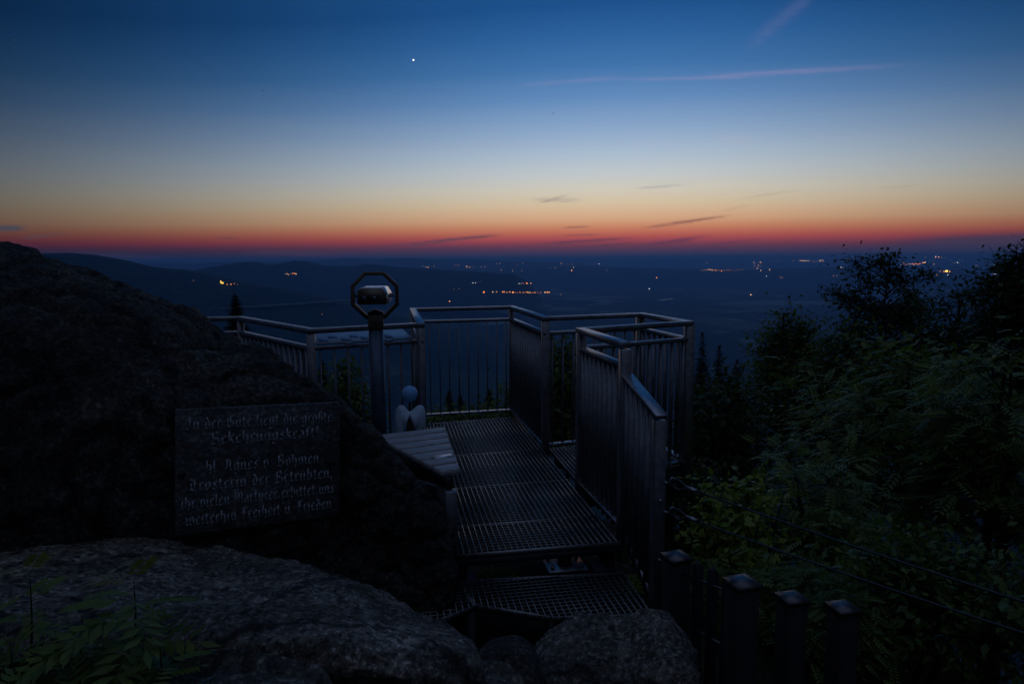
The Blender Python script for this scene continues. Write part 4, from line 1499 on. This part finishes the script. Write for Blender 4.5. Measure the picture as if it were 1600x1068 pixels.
for i in range(8):
    a0, b0 = i * 4, ((i + 1) % 8) * 4
    for k_ in range(4):
        fs.append((a0 + k_, a0 + (k_ + 1) % 4, b0 + (k_ + 1) % 4, b0 + k_))
mb = MB()
mb.add(vs, fs)
mb.build('octagon_frame', M['bronze'], vw, bevel=.002)
# body: chamfered housing looking out over the plain
bc = oc + fx * (-1 * kk) + Vector((0, 0, -.5 * kk))
prof = [(a_ * .84, b_) for a_, b_ in [(-.105, -.055), (.105, -.055), (.115, -.045), (.115, .012), (.082, .058), (-.09, .058), (-.115, .035), (-.115, -.045)]]
yb0, yb1 = -.10, .16
fyb = Vector((-math.sin(yaw * .3), math.cos(yaw * .3), 0))
fxb = Vector((math.cos(yaw * .3), math.sin(yaw * .3), 0))
mb = MB()
mb.extrude([bc + fxb * u_ + Vector((0, 0, w_)) + fyb * yb0 for u_, w_ in prof], fyb * (yb1 - yb0))
body = mb.build('housing', M['viewer'], vw, bevel=.004)
mb = MB()
mb.extrude([bc + fxb * (u_ * .96) + Vector((0, 0, w_ * .93)) + fyb * (yb0 - .006) for u_, w_ in prof], fyb * .005)
mb.build('face_plate', M['bronze'], body)
for u_ in (-.045, .020):
    mb = MB()
    q = bc + fxb * u_ + Vector((0, 0, -.012)) + fyb * (yb0 - .007)
    mb.tube([q, q - fyb * .022, q - fyb * .026], [.024, .024, .021], 20)
    ey = mb.build('eyepiece', M['dark'], body)
    mb = MB()
    q = q - fyb * .0275
    mb.tube([q, q - fyb * .003], [.015, .011], 16)
    mb.build('lens', M['lens'], ey, smooth=True)
for sgn in (-1, 1):
    mb = MB()
    q = bc + fx * (sgn * .096)
    mb.tube([q + Vector((0, .0, 0)), q + fx * (sgn * (Ri * .924 - .096 - .006))], .012, 10)
    mb.build('pivot', M['steel'], vw)

# ------------------------------------------------------------------ angel figure
ay = 4.66
hd_c = at_y(640, 615, ay)
an = thing('angel_figure', 'small angel figure with a round blue-white head and pale wings by the bench', 'figure', (hd_c.x, ay, 0))
ka = 4.75 / F
mb = MB()
mb.ball(hd_c, 12.6 * ka, 32)
mb.build('head', M['white'], an, smooth=True)
mb = MB()
nk_ = at_y(640, 640, ay)
mb.tube([hd_c - Vector((0, 0, 12 * ka)), nk_ - Vector((0, 0, .03))], .009, 10)
mb.build('neck', M['rust'], an, smooth=True)
mb = MB()
q = at_y(641, 648, ay)
mb.add([(q.x + .012 * math.cos(t), ay + .012 * math.sin(t), q.z) for t in np.linspace(0, 2 * math.pi, 17)[:-1]] + [(q.x + .105 * math.cos(t), ay + .09 * math.sin(t), .005) for t in np.linspace(0, 2 * math.pi, 17)[:-1]],
       [(i, 16 + i, 16 + (i + 1) % 16, (i + 1) % 16) for i in range(16)] + [tuple(range(16))] + [tuple(range(31, 15, -1))])
mb.build('gown', M['rust'], an, smooth=False)
# wings: one flat pale plate cut in the shape of two wings, mounted on the back of the gown (facing us)
wp = [(640.5, 643), (645, 640), (650, 635), (655, 633), (661, 635), (664, 642), (665, 652), (664.5, 664), (664, 680), (662, 694), (656, 700), (652.5, 690), (651, 675), (645, 660), (640, 652.5),
      (634, 662), (630, 675), (628.5, 690), (625, 700), (620, 694), (618.5, 680), (617, 664), (616.5, 650), (618.5, 640), (623, 634), (628, 633), (633, 636), (636.5, 641)]
cm = catmull(np.array([tuple(at_y(px, py, ay - .075)) for px, py in wp + wp[:1]]), 120)[:-1]
mb = MB()
n_ = len(cm)
cm[:, 1] = ay - .075
half_l = cm
# split at centre line so that both halves triangulate cleanly
mb.extrude([tuple(v) for v in half_l], (0, .012, 0))
mb.build('wings', M['wing'], an)

# ------------------------------------------------------------------ bench
ZB = .45
A_, B_, C_, D_ = at_z(583, 679, ZB), at_z(694, 666, ZB), at_z(719, 733, ZB), at_z(702, 742, ZB)
bn = thing('bench', 'triangular bench of weathered slats beside the boulder', 'bench', vz((B_ + C_) * .5, 0))
sl = (A_ - B_).normalized()
hyp = (D_ - A_)
A2 = A_ - hyp * .12
nS = 7
for i in range(nS):
    t0, t1 = i / nS + .012, (i + 1) / nS - .018

    def left(pt):
        # meet the sloping edge A-D along the slat direction
        n2 = Vector((-hyp.y, hyp.x, 0))
        t = n2.dot(A_ - pt) / n2.dot(sl)
        return pt + sl * t
    r0, r1 = B_.lerp(C_, t0), B_.lerp(C_, t1)
    l0, l1 = left(r0), left(r1)
    mb = MB()
    mb.prism([(r0.x, r0.y), (r1.x, r1.y), (l1.x, l1.y), (l0.x, l0.y)], ZB - .032, ZB)
    mb.build('slat', M['wood'], bn, bevel=.004)
mb = MB()
for a, b2 in ((B_ + sl * .05, C_ + sl * .045), (A_ - hyp.normalized() * -.02, D_)):
    off = Vector((0, 0, -.066))
    dn = (b2 - a).normalized()
    inn = Vector((-dn.y, dn.x, 0))
    cen = (A_ + B_ + C_) / 3
    if inn.dot(cen - a) < 0:
        inn = -inn
    mb.beam(a + inn * .035 + off, b2 + inn * .035 + off - dn * .06, .035, .066)
mb.build('seat_frame', M['dark'], bn)
for q in (at_z(704, 741, ZB) + Vector((-.005, .045, 0)), at_z(688, 735, ZB) + Vector((-.01, .16, 0)), B_ + sl * .1 - UD * .08, A_ - sl * .12 - UD * .0):
    mb = MB()
    mb.box((q.x, q.y, (ZB - .1) / 2 + .002), (.062, .062, ZB - .104), math.atan2(UD.y, UD.x))
    mb.build('leg', M['bar'], bn, bevel=.003)
mb = MB()
mb.tube([at_z(612, 738, .16), at_z(686, 762, .2)], .011, 10)
mb.build('brace', M['steel'], bn, smooth=True)
q = at_z(692, 713, ZB)
mb = MB()
mb.box(q + Vector((0, 0, .0025)), (.115, .05, .003), math.atan2(-sl.y, -sl.x))
mb.build('nameplate', M['plate'], bn)

# ------------------------------------------------------------------ wire ropes


def rope(px0, py0, px1, py1, label, sag):
    a = on_fence(px0, py0) + Vector((.03, 0, 0))
    b2 = at_y(px1, py1, 2.15)
    e = b2 + (b2 - a) * .25
    root = thing('wire_rope', label, 'cable', a, 'wire ropes fixed to the near railing post')
    d = (e - a).normalized()
    s0 = a + d * .14
    mb = MB()
    path = []
    for i in range(25):
        t = i / 24
        p_ = s0.lerp(e, t)
        path.append(p_ + Vector((0, 0, -sag * 4 * t * (1 - t))))
    mb.tube(path, .0046, 8)
    mb.build('rope', M['rope'], root, smooth=True)
    # thimble loop
    up_ = Vector((0, 0, 1))
    pts = []
    for t in np.linspace(0, 1, 17):
        w_ = .026 * math.sin(math.pi * t) ** .8 * (1 if True else 0)
        pts.append(t)
    loop = []
    for s_ in np.linspace(0, 2 * math.pi, 29):
        r_ = .024
        xx = .035 + .042 * math.cos(s_)
        zz = r_ * math.sin(s_) * (1 if math.cos(s_) < 0 else (1 - .75 * math.cos(s_)))
        loop.append(a + d * (.012 + xx) + up_ * zz)
    mb = MB()
    mb.tube(loop, .0058, 8)
    mb.build('thimble', M['rope'], root, smooth=True)
    mb = MB()
    mb.tube([a + d * .085, a + d * .145], .0105, 10)
    mb.build('ferrule', M['steel'], root, smooth=True)
    sh = []
    for s_ in np.linspace(-.4 * math.pi, 1.4 * math.pi, 17):
        sh.append(a + d * (.004 - .0) + Vector((.0, 0, .006)) + up_ * (.020 * math.sin(s_)) - nE * (.014 * math.cos(s_)))
    mb = MB()
    mb.tube(sh, .005, 8)
    mb.tube([a - nE * .02 - d * .03, a - nE * .02 + d * .0], .006, 8)
    mb.build('shackle', M['steel'], root, smooth=True)


rope(1040, 754, 1600, 936, 'upper steel wire rope fixed to the near railing post', .012)
rope(1040, 800, 1600, 984, 'lower steel wire rope fixed to the near railing post', .014)

# ------------------------------------------------------------------ fence posts and little gate


def capped_post(px, py, D, w, label, yaw, zb=-1.2, group='dark posts with pyramid caps'):
    c = at_y(px, py, D)
    zt_ = c.z
    r_ = thing('fence_post', label, 'post', (c.x, D, zb), group)
    mb = MB()
    mb.box((c.x, D, (zt_ - .03 + zb) / 2), (w, w, zt_ - .03 - zb), yaw)
    mb.build('shaft', M['darkwood'], r_, bevel=.004)
    mb = MB()
    hw_ = w / 2 + .006
    cs, sn_ = math.cos(yaw), math.sin(yaw)

    def R(u_, v_, z_):
        return (c.x + u_ * cs - v_ * sn_, D + u_ * sn_ + v_ * cs, z_)
    mb.add([R(-hw_, -hw_, zt_ - .029), R(hw_, -hw_, zt_ - .029), R(hw_, hw_, zt_ - .029), R(-hw_, hw_, zt_ - .029), R(-hw_, -hw_, zt_ - .014), R(hw_, -hw_, zt_ - .014), R(hw_, hw_, zt_ - .014), R(-hw_, hw_, zt_ - .014), R(0, 0, zt_ + .008)],
           [(3, 2, 1, 0), (0, 1, 5, 4), (1, 2, 6, 5), (2, 3, 7, 6), (3, 0, 4, 7), (4, 5, 8), (5, 6, 8), (6, 7, 8), (7, 4, 8)])
    mb.build('cap', M['cap'], r_)
    return c


c1 = capped_post(1057, 862, 2.78, .088, 'dark capped post standing right against the near railing post', .35)
c2 = capped_post(1160, 901, 2.32, .088, 'tallest dark capped post at the right side of the small gate', .30)
c3 = capped_post(1238, 926, 2.62, .088, 'dark capped post third from the railing, in front of the shrubs', .22)
c4 = capped_post(1318, 941, 2.62, .088, 'rightmost dark capped post, with a reddish glint on its cap', .20)
gt = thing('gate', 'small dark picket gate between two capped posts', 'gate', ((c1.x + c2.x) / 2, 2.55, -.8))
for px, py, D in ((1091, 874, 2.66), (1114, 884, 2.54), (1138, 900, 2.43)):
    c = at_y(px, py, D)
    mb = MB()
    mb.box((c.x, D, (c.z - .02 - 1.0) / 2), (.034, .034, c.z - .02 + 1.0), .3)
    mb.add([(c.x + a * .017, D + b2 * .017, c.z - .021) for a, b2 in ((-1, -1), (1, -1), (1, 1), (-1, 1))] + [(c.x, D, c.z)], [(0, 1, 4), (1, 2, 4), (2, 3, 4), (3, 0, 4), (3, 2, 1, 0)])
    mb.build('picket', M['post'], gt, bevel=.002)
pA, pB = at_y(1068, 900, 2.72), at_y(1142, 930, 2.40)
for dz in (.0, -.22, -.44):
    mb = MB()
    mb.tube([pA + Vector((0, .03, dz)), pB + Vector((0, .03, dz))], .006, 8)
    mb.build('rod', M['cap'], gt, smooth=True)

# ------------------------------------------------------------------ vegetation


def rnd_unit(n):
    v = rng.normal(size=(n, 3))
    return v / (np.linalg.norm(v, axis=1, keepdims=True) + 1e-9)


def leaves(mb, C, D, L, Wd, droop=0.0, mi=0):
    """rhombic leaves: base C, direction D, length L, width Wd"""
    n = len(C)
    D = D / (np.linalg.norm(D, axis=1, keepdims=True) + 1e-9)
    s_ = np.cross(D, rnd_unit(n) * .6 + np.array([0, 0, 1.0]))
    s_ /= np.linalg.norm(s_, axis=1, keepdims=True) + 1e-9
    L = np.broadcast_to(L, n)[:, None]
    Wd = np.broadcast_to(Wd, n)[:, None]
    a = C
    tip = C + D * L + np.array([0, 0, -1.0]) * droop * L
    m1 = C + D * L * .45 + s_ * Wd * .5
    m2 = C + D * L * .45 - s_ * Wd * .5
    mb.quads(np.stack([a, m1, tip, m2], 1), mi)


def compound(mb, C, D, L, pairs=6, mi=0, lw=.3):
    """pinnate leaves (rowan): a rachis with paired leaflets and one at the tip"""
    n = len(C)
    D = D / (np.linalg.norm(D, axis=1, keepdims=True) + 1e-9)
    up_ = np.array([0, 0, 1.0])
    s_ = np.cross(D, up_ + rnd_unit(n) * .35)
    s_ /= np.linalg.norm(s_, axis=1, keepdims=True) + 1e-9
    L = np.broadcast_to(L, n)[:, None]
    nrm = np.cross(s_, D)
    for k_ in range(pairs + 1):
        t = .22 + .78 * k_ / pairs
        base = C + D * L * t + up_ * (-.32 * t * t) * L
        ll = L * lw * (1 - .35 * abs(t - .55))
        if k_ == pairs:
            dirs = [D + up_ * -.5]
        else:
            dirs = [D * .55 + s_ - up_ * .25, D * .55 - s_ - up_ * .25]
        for d in dirs:
            d = d / np.linalg.norm(d, axis=1, keepdims=True)
            sd = np.cross(d, nrm)
            sd /= np.linalg.norm(sd, axis=1, keepdims=True) + 1e-9
            wv = ll * .19
            mb.quads(np.stack([base, base + d * ll * .45 + sd * wv, base + d * ll, base + d * ll * .45 - sd * wv], 1), mi)
    # rachis as a thin blade
    e = C + D * L * .97 + up_ * -.30 * L
    w_ = s_ * L * .008
    mb.quads(np.stack([C - w_, C + w_, e + w_ * .5, e - w_ * .5], 1), mi)


def branch_path(a, b2, bend=.12, n=5):
    a, b2 = Vector(a), Vector(b2)
    L = (b2 - a).length
    off = Vector((random.uniform(-1, 1), random.uniform(-1, 1), random.uniform(.1, .9))) * bend * L
    return [a.lerp(b2, t / (n - 1)) + off * (4 * (t / (n - 1)) * (1 - t / (n - 1))) * .5 for t in range(n)]


def tree(name, label, cat, base, clumps, leaf_n, leaf_l, mat, trunk_r, mode='leaf', clump_r=.4, group=None, trunk_top=None, lw=.55, stems=1):
    """trunk with a limb to each clump, leaves gathered around the limbs' ends"""
    root = thing(name, label, cat, base, group)
    base = Vector(base)
    cl = [Vector(c) for c in clumps]
    top = trunk_top or max(cl, key=lambda c: c.z)
    top = Vector(top)
    mb = MB()
    for s_ in range(stems):
        o = Vector((random.uniform(-.2, .2), random.uniform(-.2, .2), 0)) * (0 if s_ == 0 else 1)
        tp = top + o * 2
        path = branch_path(base + o, tp, .06, 7)
        mb.tube(path, [trunk_r * (1 - .85 * i / 6) for i in range(7)], 8)
    main = branch_path(base, top, .0, 12)
    lf = MB()
    for c in cl:
        # leave the trunk somewhere below the clump
        zt_ = c.z - .35 * max(.15, (Vector((c.x, c.y, 0)) - Vector((base.x, base.y, 0))).length + .3)
        t = min(.96, max(.12, (zt_ - base.z) / max(.1, top.z - base.z)))
        a = base.lerp(top, t)
        pth = branch_path(a, c, .15, 5)
        mb.tube(pth, [trunk_r * .20 * (1 - .8 * i / 4) for i in range(5)], 5)
        n = int(leaf_n * random.uniform(.6, 1.35))
        cr = clump_r * random.uniform(.7, 1.25)
        ctr = np.array(c)
        outd = np.array((c - a).normalized())
        Q_ = ctr + rng.normal(size=(n, 3)) * np.array([cr, cr, cr * .7]) * .55
        d = rnd_unit(n) * .8 + outd * .6 + np.array([0, 0, -.25])
        ls = leaf_l * rng.uniform(.5, 1.45, n)
        if mode == 'leaf':
            leaves(lf, Q_, d, ls, ls * lw, .15)
        else:
            d[:, 2] *= .45
            compound(lf, Q_, d, ls)
        # twigs
        for i in range(0, n, 3):
            mb.tube([tuple(c), tuple(Q_[i])], [trunk_r * .07, trunk_r * .03], 3, caps=False)
    mb.build('trunk', M['bark'], root, smooth=True)
    lf.build('crown', mat, root)
    return root


def ell_clumps(px, py, D, rx_px, ry_px, n, depth, seed, top_bias=0, shape='ell'):
    """clump centres spread through a crown of real size, its middle seen at (px, py) D metres ahead"""
    r_ = np.random.default_rng(seed)
    c = at_y(px, py, D)
    k_ = D / F
    out = []
    while len(out) < n:
        u_, v_, w_ = r_.uniform(-1, 1, 3)
        q = u_ * u_ + v_ * v_ + w_ * w_
        if q > 1 or q < .12:
            continue
        if shape == 'cone' and abs(u_) > (1 - v_) * .6:
            continue
        out.append((c.x + u_ * rx_px * k_, c.y + w_ * depth, c.z + v_ * ry_px * k_))
    return out


def gz(x, y):
    return hgt(x, y)


def plant_tree(name, label, px, py, D, rx, ry, n, leaf_n, leaf_l, mat, tr, mode='leaf', cr=.4, depth=1.0, seed=1, basepx=None, topfrac=None, group=None, shape='ell', lw=.55, extra=(), stems=1, cat='tree'):
    c = at_y(px, py, D)
    bx = at_y(basepx if basepx else px, py, D).x
    base = (bx, D, gz(bx, D) - .05)
    cl = ell_clumps(px, py, D, rx, ry, n, depth, seed, shape=shape)
    for ex, ey in extra:
        e = at_y(ex, ey, D + random.uniform(-.2, .2) * depth)
        cl.append(tuple(e))
    return tree(name, label, cat, base, cl, leaf_n, leaf_l, mat, tr, mode, cr, group, lw=lw, stems=stems)


# right side, back to front
plant_tree('birch_tree', 'tall loose birch with gappy crown standing above the other trees', 1388, 515, 12.5, 68, 90, 84, 80, .07, M['birch'], .07, 'leaf', .27, .9, 3, 1378,
           extra=[(1391, 403), (1378, 412), (1398, 420), (1337, 410), (1345, 428), (1318, 462), (1308, 458), (1440, 428), (1450, 434), (1432, 470), (1365, 415), (1330, 480), (1410, 440), (1358, 440)], lw=.7)
plant_tree('broadleaf_tree', 'slender leafy tree left of the tall birch', 1232, 625, 12, 52, 125, 95, 90, .08, M['broad'], .07, 'leaf', .36, .8, 4, 1228, extra=[(1225, 490), (1231, 502), (1219, 510), (1238, 522), (1222, 527), (1210, 540), (1246, 545)], lw=.6)
plant_tree('broadleaf_tree', 'bushy leafy tree between the slender tree and the birch', 1312, 640, 10.5, 60, 118, 95, 90, .075, M['broad'], .06, 'leaf', .34, .8, 5, 1305, extra=[(1325, 520), (1296, 530), (1340, 535)], lw=.6)
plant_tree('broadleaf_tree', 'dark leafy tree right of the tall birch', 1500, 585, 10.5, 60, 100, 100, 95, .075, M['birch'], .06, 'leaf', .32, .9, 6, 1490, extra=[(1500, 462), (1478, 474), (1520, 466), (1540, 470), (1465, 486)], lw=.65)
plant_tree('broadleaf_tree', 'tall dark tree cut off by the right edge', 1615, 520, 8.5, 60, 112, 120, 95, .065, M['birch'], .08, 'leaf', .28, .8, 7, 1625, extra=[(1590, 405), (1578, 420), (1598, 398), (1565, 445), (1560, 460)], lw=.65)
plant_tree('rowan_tree', 'large rowan with feathery leaves behind the wire ropes', 1400, 700, 5.6, 118, 112, 60, 34, .145, M['rowan'], .05, 'compound', .32, .75, 8, 1400, extra=[(1290, 600), (1280, 650), (1420, 575), (1450, 580), (1265, 690)], stems=2)
plant_tree('rowan_tree', 'rowan with arching pale leaves at the right edge', 1560, 730, 4.4, 95, 140, 54, 34, .14, M['rowan'], .045, 'compound', .28, .6, 9, 1570, extra=[(1540, 575), (1580, 545), (1500, 600)], stems=2)
plant_tree('broadleaf_tree', 'leafy green tree mixed in among the rowans', 1430, 650, 6.4, 100, 95, 60, 80, .075, M['broad'], .04, 'leaf', .26, .6, 27, 1440, extra=[(1350, 570), (1400, 548), (1470, 560), (1500, 580)], lw=.6)
plant_tree('leafy_shrub', 'dark low shrub in the gap behind the ropes and the near railing post', 1082, 800, 5.3, 50, 75, 44, 60, .06, M['birch'], .02, 'leaf', .2, .4, 28, 1080, lw=.6, stems=3, cat='shrub')
plant_tree('rowan_tree', 'low rowan shrub below the large rowan, left of it', 1265, 800, 4.6, 70, 75, 38, 34, .125, M['rowan'], .03, 'compound', .24, .5, 10, 1270, stems=2, cat='shrub')
plant_tree('leafy_shrub', 'bright green young shrub just right of the near railing post', 1152, 840, 4.3, 50, 80, 42, 44, .055, M['young'], .02, 'leaf', .16, .35, 11, 1150, extra=[(1120, 765), (1170, 752), (1175, 770), (1112, 790), (1185, 790)], lw=.65, stems=3, cat='shrub')
plant_tree('leafy_shrub', 'dark low shrub behind the rightmost capped post', 1390, 915, 3.6, 95, 80, 60, 50, .05, M['broad'], .02, 'leaf', .2, .4, 12, 1390, lw=.55, stems=3, cat='shrub')
plant_tree('leafy_shrub', 'dark low shrub at the lower right corner', 1530, 935, 3.3, 105, 95, 64, 50, .05, M['broad'], .02, 'leaf', .2, .4, 13, 1545, lw=.55, stems=3, cat='shrub')
plant_tree('fern_clump', 'feathery fern clump between the two right-hand capped posts', 1285, 950, 3.5, 60, 60, 26, 34, .10, M['rowan'], .012, 'compound', .16, .3, 14, 1285, stems=1, cat='fern')
plant_tree('fern_clump', 'feathery fern clump behind the small gate', 1110, 930, 3.9, 55, 50, 22, 32, .10, M['rowan'], .012, 'compound', .16, .3, 15, 1110, stems=1, cat='fern')


def spruce(label, px, ytop, D, hpx_w, ybot, seed, group=None, density=1.0):
    r_ = np.random.default_rng(seed)
    top = at_y(px, ytop, D)
    k_ = D / F
    zb = min(at_y(px, ybot, D).z, 0)
    gb = gz(top.x, D)
    root = thing('spruce_tree', label, 'tree', (top.x, D, gb), group)
    mb = MB()
    Ht = top.z - gb
    mb.tube([(top.x, D, gb - .05), (top.x, D, gb + Ht * .5), (top.x, D, top.z)], [.008 * Ht, .005 * Ht, .003], 7)
    lf = MB()
    vis = top.z - zb
    z_ = top.z - .02 * vis
    Wm = hpx_w * k_
    step = vis / (62 * density)
    lv = 0
    while z_ > gb + .25 * min(1, Ht * .1):
        f = (top.z - z_) / vis
        R_ = Wm * min(1.7, f ** .65) * r_.uniform(.75, 1.1) + .03
        nb_ = int(5 + 3 * min(1, f * 2))
        a0 = r_.uniform(0, 6.28)
        for i in range(nb_):
            a = a0 + 6.283 * i / nb_ + r_.uniform(-.25, .25)
            L = R_ * r_.uniform(.7, 1.15)
            d = np.array([math.cos(a), math.sin(a), 0])
            sd = np.array([-math.sin(a), math.cos(a), 0])
            nn = 9
            t = np.linspace(.12, 1, nn)
            P0 = np.array([top.x, D, z_]) + d * (t * L)[:, None] + np.array([0, 0, 1.0]) * ((-.35 * t + .18 * t * t * t) * L)[:, None]
            for sg in (-1, 1):
                dd = d * .75 + sd * sg * .8 + np.array([0, 0, -.22]) + r_.normal(size=(nn, 3)) * .15
                ln = np.maximum(.05 * Wm, (1 - t * .75) * L * .42)
                leaves(lf, P0, dd, ln * 1.3, ln * .42, .12)
            leaves(lf, P0, np.tile(d, (nn, 1)) + r_.normal(size=(nn, 3)) * .2 + np.array([0, 0, -.5]), L * .30, L * .16)
        z_ -= step * r_.uniform(.8, 1.2) * (.55 + 1.0 * f)
        lv += 1
        if lv > 110:
            break
    ln = np.full(8, vis * .04)
    leaves(lf, np.tile(np.array([top.x, D, top.z - vis * .03]), (8, 1)), rnd_unit(8) * .4 + np.array([0, 0, 1.2]), ln, ln * .25)
    mb.build('trunk', M['bark'], root, smooth=True)
    lf.build('crown', M['spruce'], root)


spruce('lone dark spruce rising above the left railing', 367, 458, 17, 30, 600, 31)
spruce('small dark spruce behind the left railing, left of the pole', 503, 562, 13, 20, 690, 32)
spruce('narrow spruce right of the square bay, taller of the pair', 1098, 520, 15, 26, 760, 33)
spruce('narrow spruce right of the square bay, shorter of the pair', 1124, 540, 13, 30, 780, 34)
spruce('ragged spruce at the left foot of the slender leafy tree', 1152, 562, 11.5, 34, 800, 35)
spruce('little spruce behind the far railing, nearest the angel figure', 702, 608, 14, 17, 700, 36)
spruce('little spruce behind the far railing, in the middle of the row', 719, 616, 13, 15, 700, 37)
spruce('little spruce behind the far railing, right end of the row', 764, 608, 14, 20, 700, 38)
plant_tree('leafy_shrub', 'leafy green bush seen through the left railing beside the pole', 545, 640, 9.5, 34, 62, 40, 60, .075, M['broad'], .03, 'leaf', .26, .45, 21, 545, extra=[(540, 578), (552, 585)], lw=.6, stems=2, cat='shrub')
plant_tree('leafy_shrub', 'low bush seen through the far railing at its left end', 690, 668, 11, 24, 28, 22, 50, .07, M['broad'], .025, 'leaf', .26, .4, 22, 690, lw=.6, stems=2, cat='shrub')
plant_tree('leafy_shrub', 'low bush seen through the middle of the far railing', 752, 660, 11, 32, 32, 28, 50, .07, M['broad'], .025, 'leaf', .26, .4, 23, 752, lw=.6, stems=2, cat='shrub')
plant_tree('leafy_shrub', 'taller bush behind the far right corner of the walkway', 805, 640, 10, 22, 45, 24, 50, .07, M['broad'], .025, 'leaf', .26, .4, 24, 805, lw=.6, stems=2, cat='shrub')
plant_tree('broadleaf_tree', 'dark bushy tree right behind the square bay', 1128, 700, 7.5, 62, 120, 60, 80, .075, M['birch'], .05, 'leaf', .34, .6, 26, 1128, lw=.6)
plant_tree('broadleaf_tree', 'dark leafy tree seen through the square bay railing', 884, 640, 9, 42, 95, 56, 70, .08, M['broad'], .05, 'leaf', .32, .6, 25, 884, extra=[(880, 545), (895, 555)], lw=.6)

# little plants under the walkway
for px, py, D, lb, r_ in ((770, 893, 4.0, 'mossy cushion under the left side of the walkway', .13), (996, 905, 3.75, 'small bright green plant below the sloping railing end', .09)):
    c = at_y(px, py, D)
    n = 900
    q = rnd_unit(n) * (rng.uniform(.2, 1, n) ** .4)[:, None] * np.array([r_ * 1.3, r_, r_ * .6])
    q[:, 2] = np.abs(q[:, 2])
    lf = MB()
    leaves(lf, np.array([c.x, c.y, c.z - r_ * .5]) + q, rnd_unit(n) + np.array([0, 0, .6]), rng.uniform(.012, .026, n), .012)
    st = MB()
    o = thing('moss_cushion' if r_ > .1 else 'small_plant', lb, 'plant', (c.x, c.y, c.z - r_ * .5 - .01))
    lf.build('foliage', M['moss'] if r_ > .1 else M['young'], o)
    for i in range(12):
        st.tube([(c.x, c.y, c.z - r_ * .7), tuple(np.array([c.x, c.y, c.z - r_ * .5]) + q[i * 7])], [.003, .0015], 4)
    st.build('stem', M['stem'], o)

# saplings in the lower left corner


def sapling(label, px0, py0, px1, py1, D, nl, L, seed, tips=True):
    r_ = np.random.default_rng(seed)
    a, b2 = at_y(px0, py0, D), at_y(px1, py1, D)
    root = thing('rowan_sapling', label, 'sapling', a)
    st = MB()
    path = branch_path(a, b2, .05, 8)
    st.tube(path, [.0048 * (1 - .85 * i / 7) for i in range(8)], 7)
    st.build('stem', M['stem'], root, smooth=True)
    lf = MB()
    C, Dd = [], []
    nl = int(nl * 1.5)
    for i in range(nl):
        t = .12 + .80 * i / nl
        p_ = a.lerp(b2, t)
        an_ = i * 2.4 + r_.uniform(-.4, .4)
        C.append(tuple(p_))
        Dd.append((math.cos(an_), math.sin(an_) * .8, r_.uniform(-.15, .35)))
    compound(lf, np.array(C), np.array(Dd), L * .74 * r_.uniform(.6, 1.25, nl), 5, lw=.42)
    lf.build('foliage', M['rowan'], root)
    if tips:
        lf = MB()
        e = np.array([tuple(b2)] * 3)
        compound(lf, e, np.array([(.55, -.2, 1.0), (-.7, -.3, .35), (.2, .6, .5)]), np.array([L * .55, L * .45, L * .4]), 5, lw=.3)
        lf.build('young_leaves', M['tip'], root)


sapling('taller rowan sapling with a yellow leaf at its tip, lower left corner', 205, 1120, 209, 905, 1.36, 16, .17, 41)
sapling('thin rowan sapling at the far lower left edge', 44, 1110, 46, 893, 1.42, 9, .15, 42)
sapling('short rowan sapling between the two tall ones', 128, 1130, 130, 960, 1.36, 16, .16, 43, False)
sapling('short rowan sapling in front of the low stone', 262, 1120, 250, 1010, 1.30, 9, .12, 44, False)
sapling('low leafy sapling hugging the lower left frame corner', 20, 1140, 15, 1000, 1.34, 12, .14, 45, False)

# grass on the ground right of the steps
n = 9000
gx = rng.uniform(.7, 3.4, n)
gy = rng.uniform(1.9, 5.2, n)
gzv = height(gx, gy)
C = np.stack([gx, gy, gzv - .01], 1)
d = rnd_unit(n) * .5 + np.array([0, 0, 1.0])
mb = MB()
ln = rng.uniform(.08, .22, n)
leaves(mb, C, d, ln, .008, .1)
o = mb.build('grass', M['grass'])
tag(o, 'rough grass on the bank right of the steps', 'grass', kind='stuff')
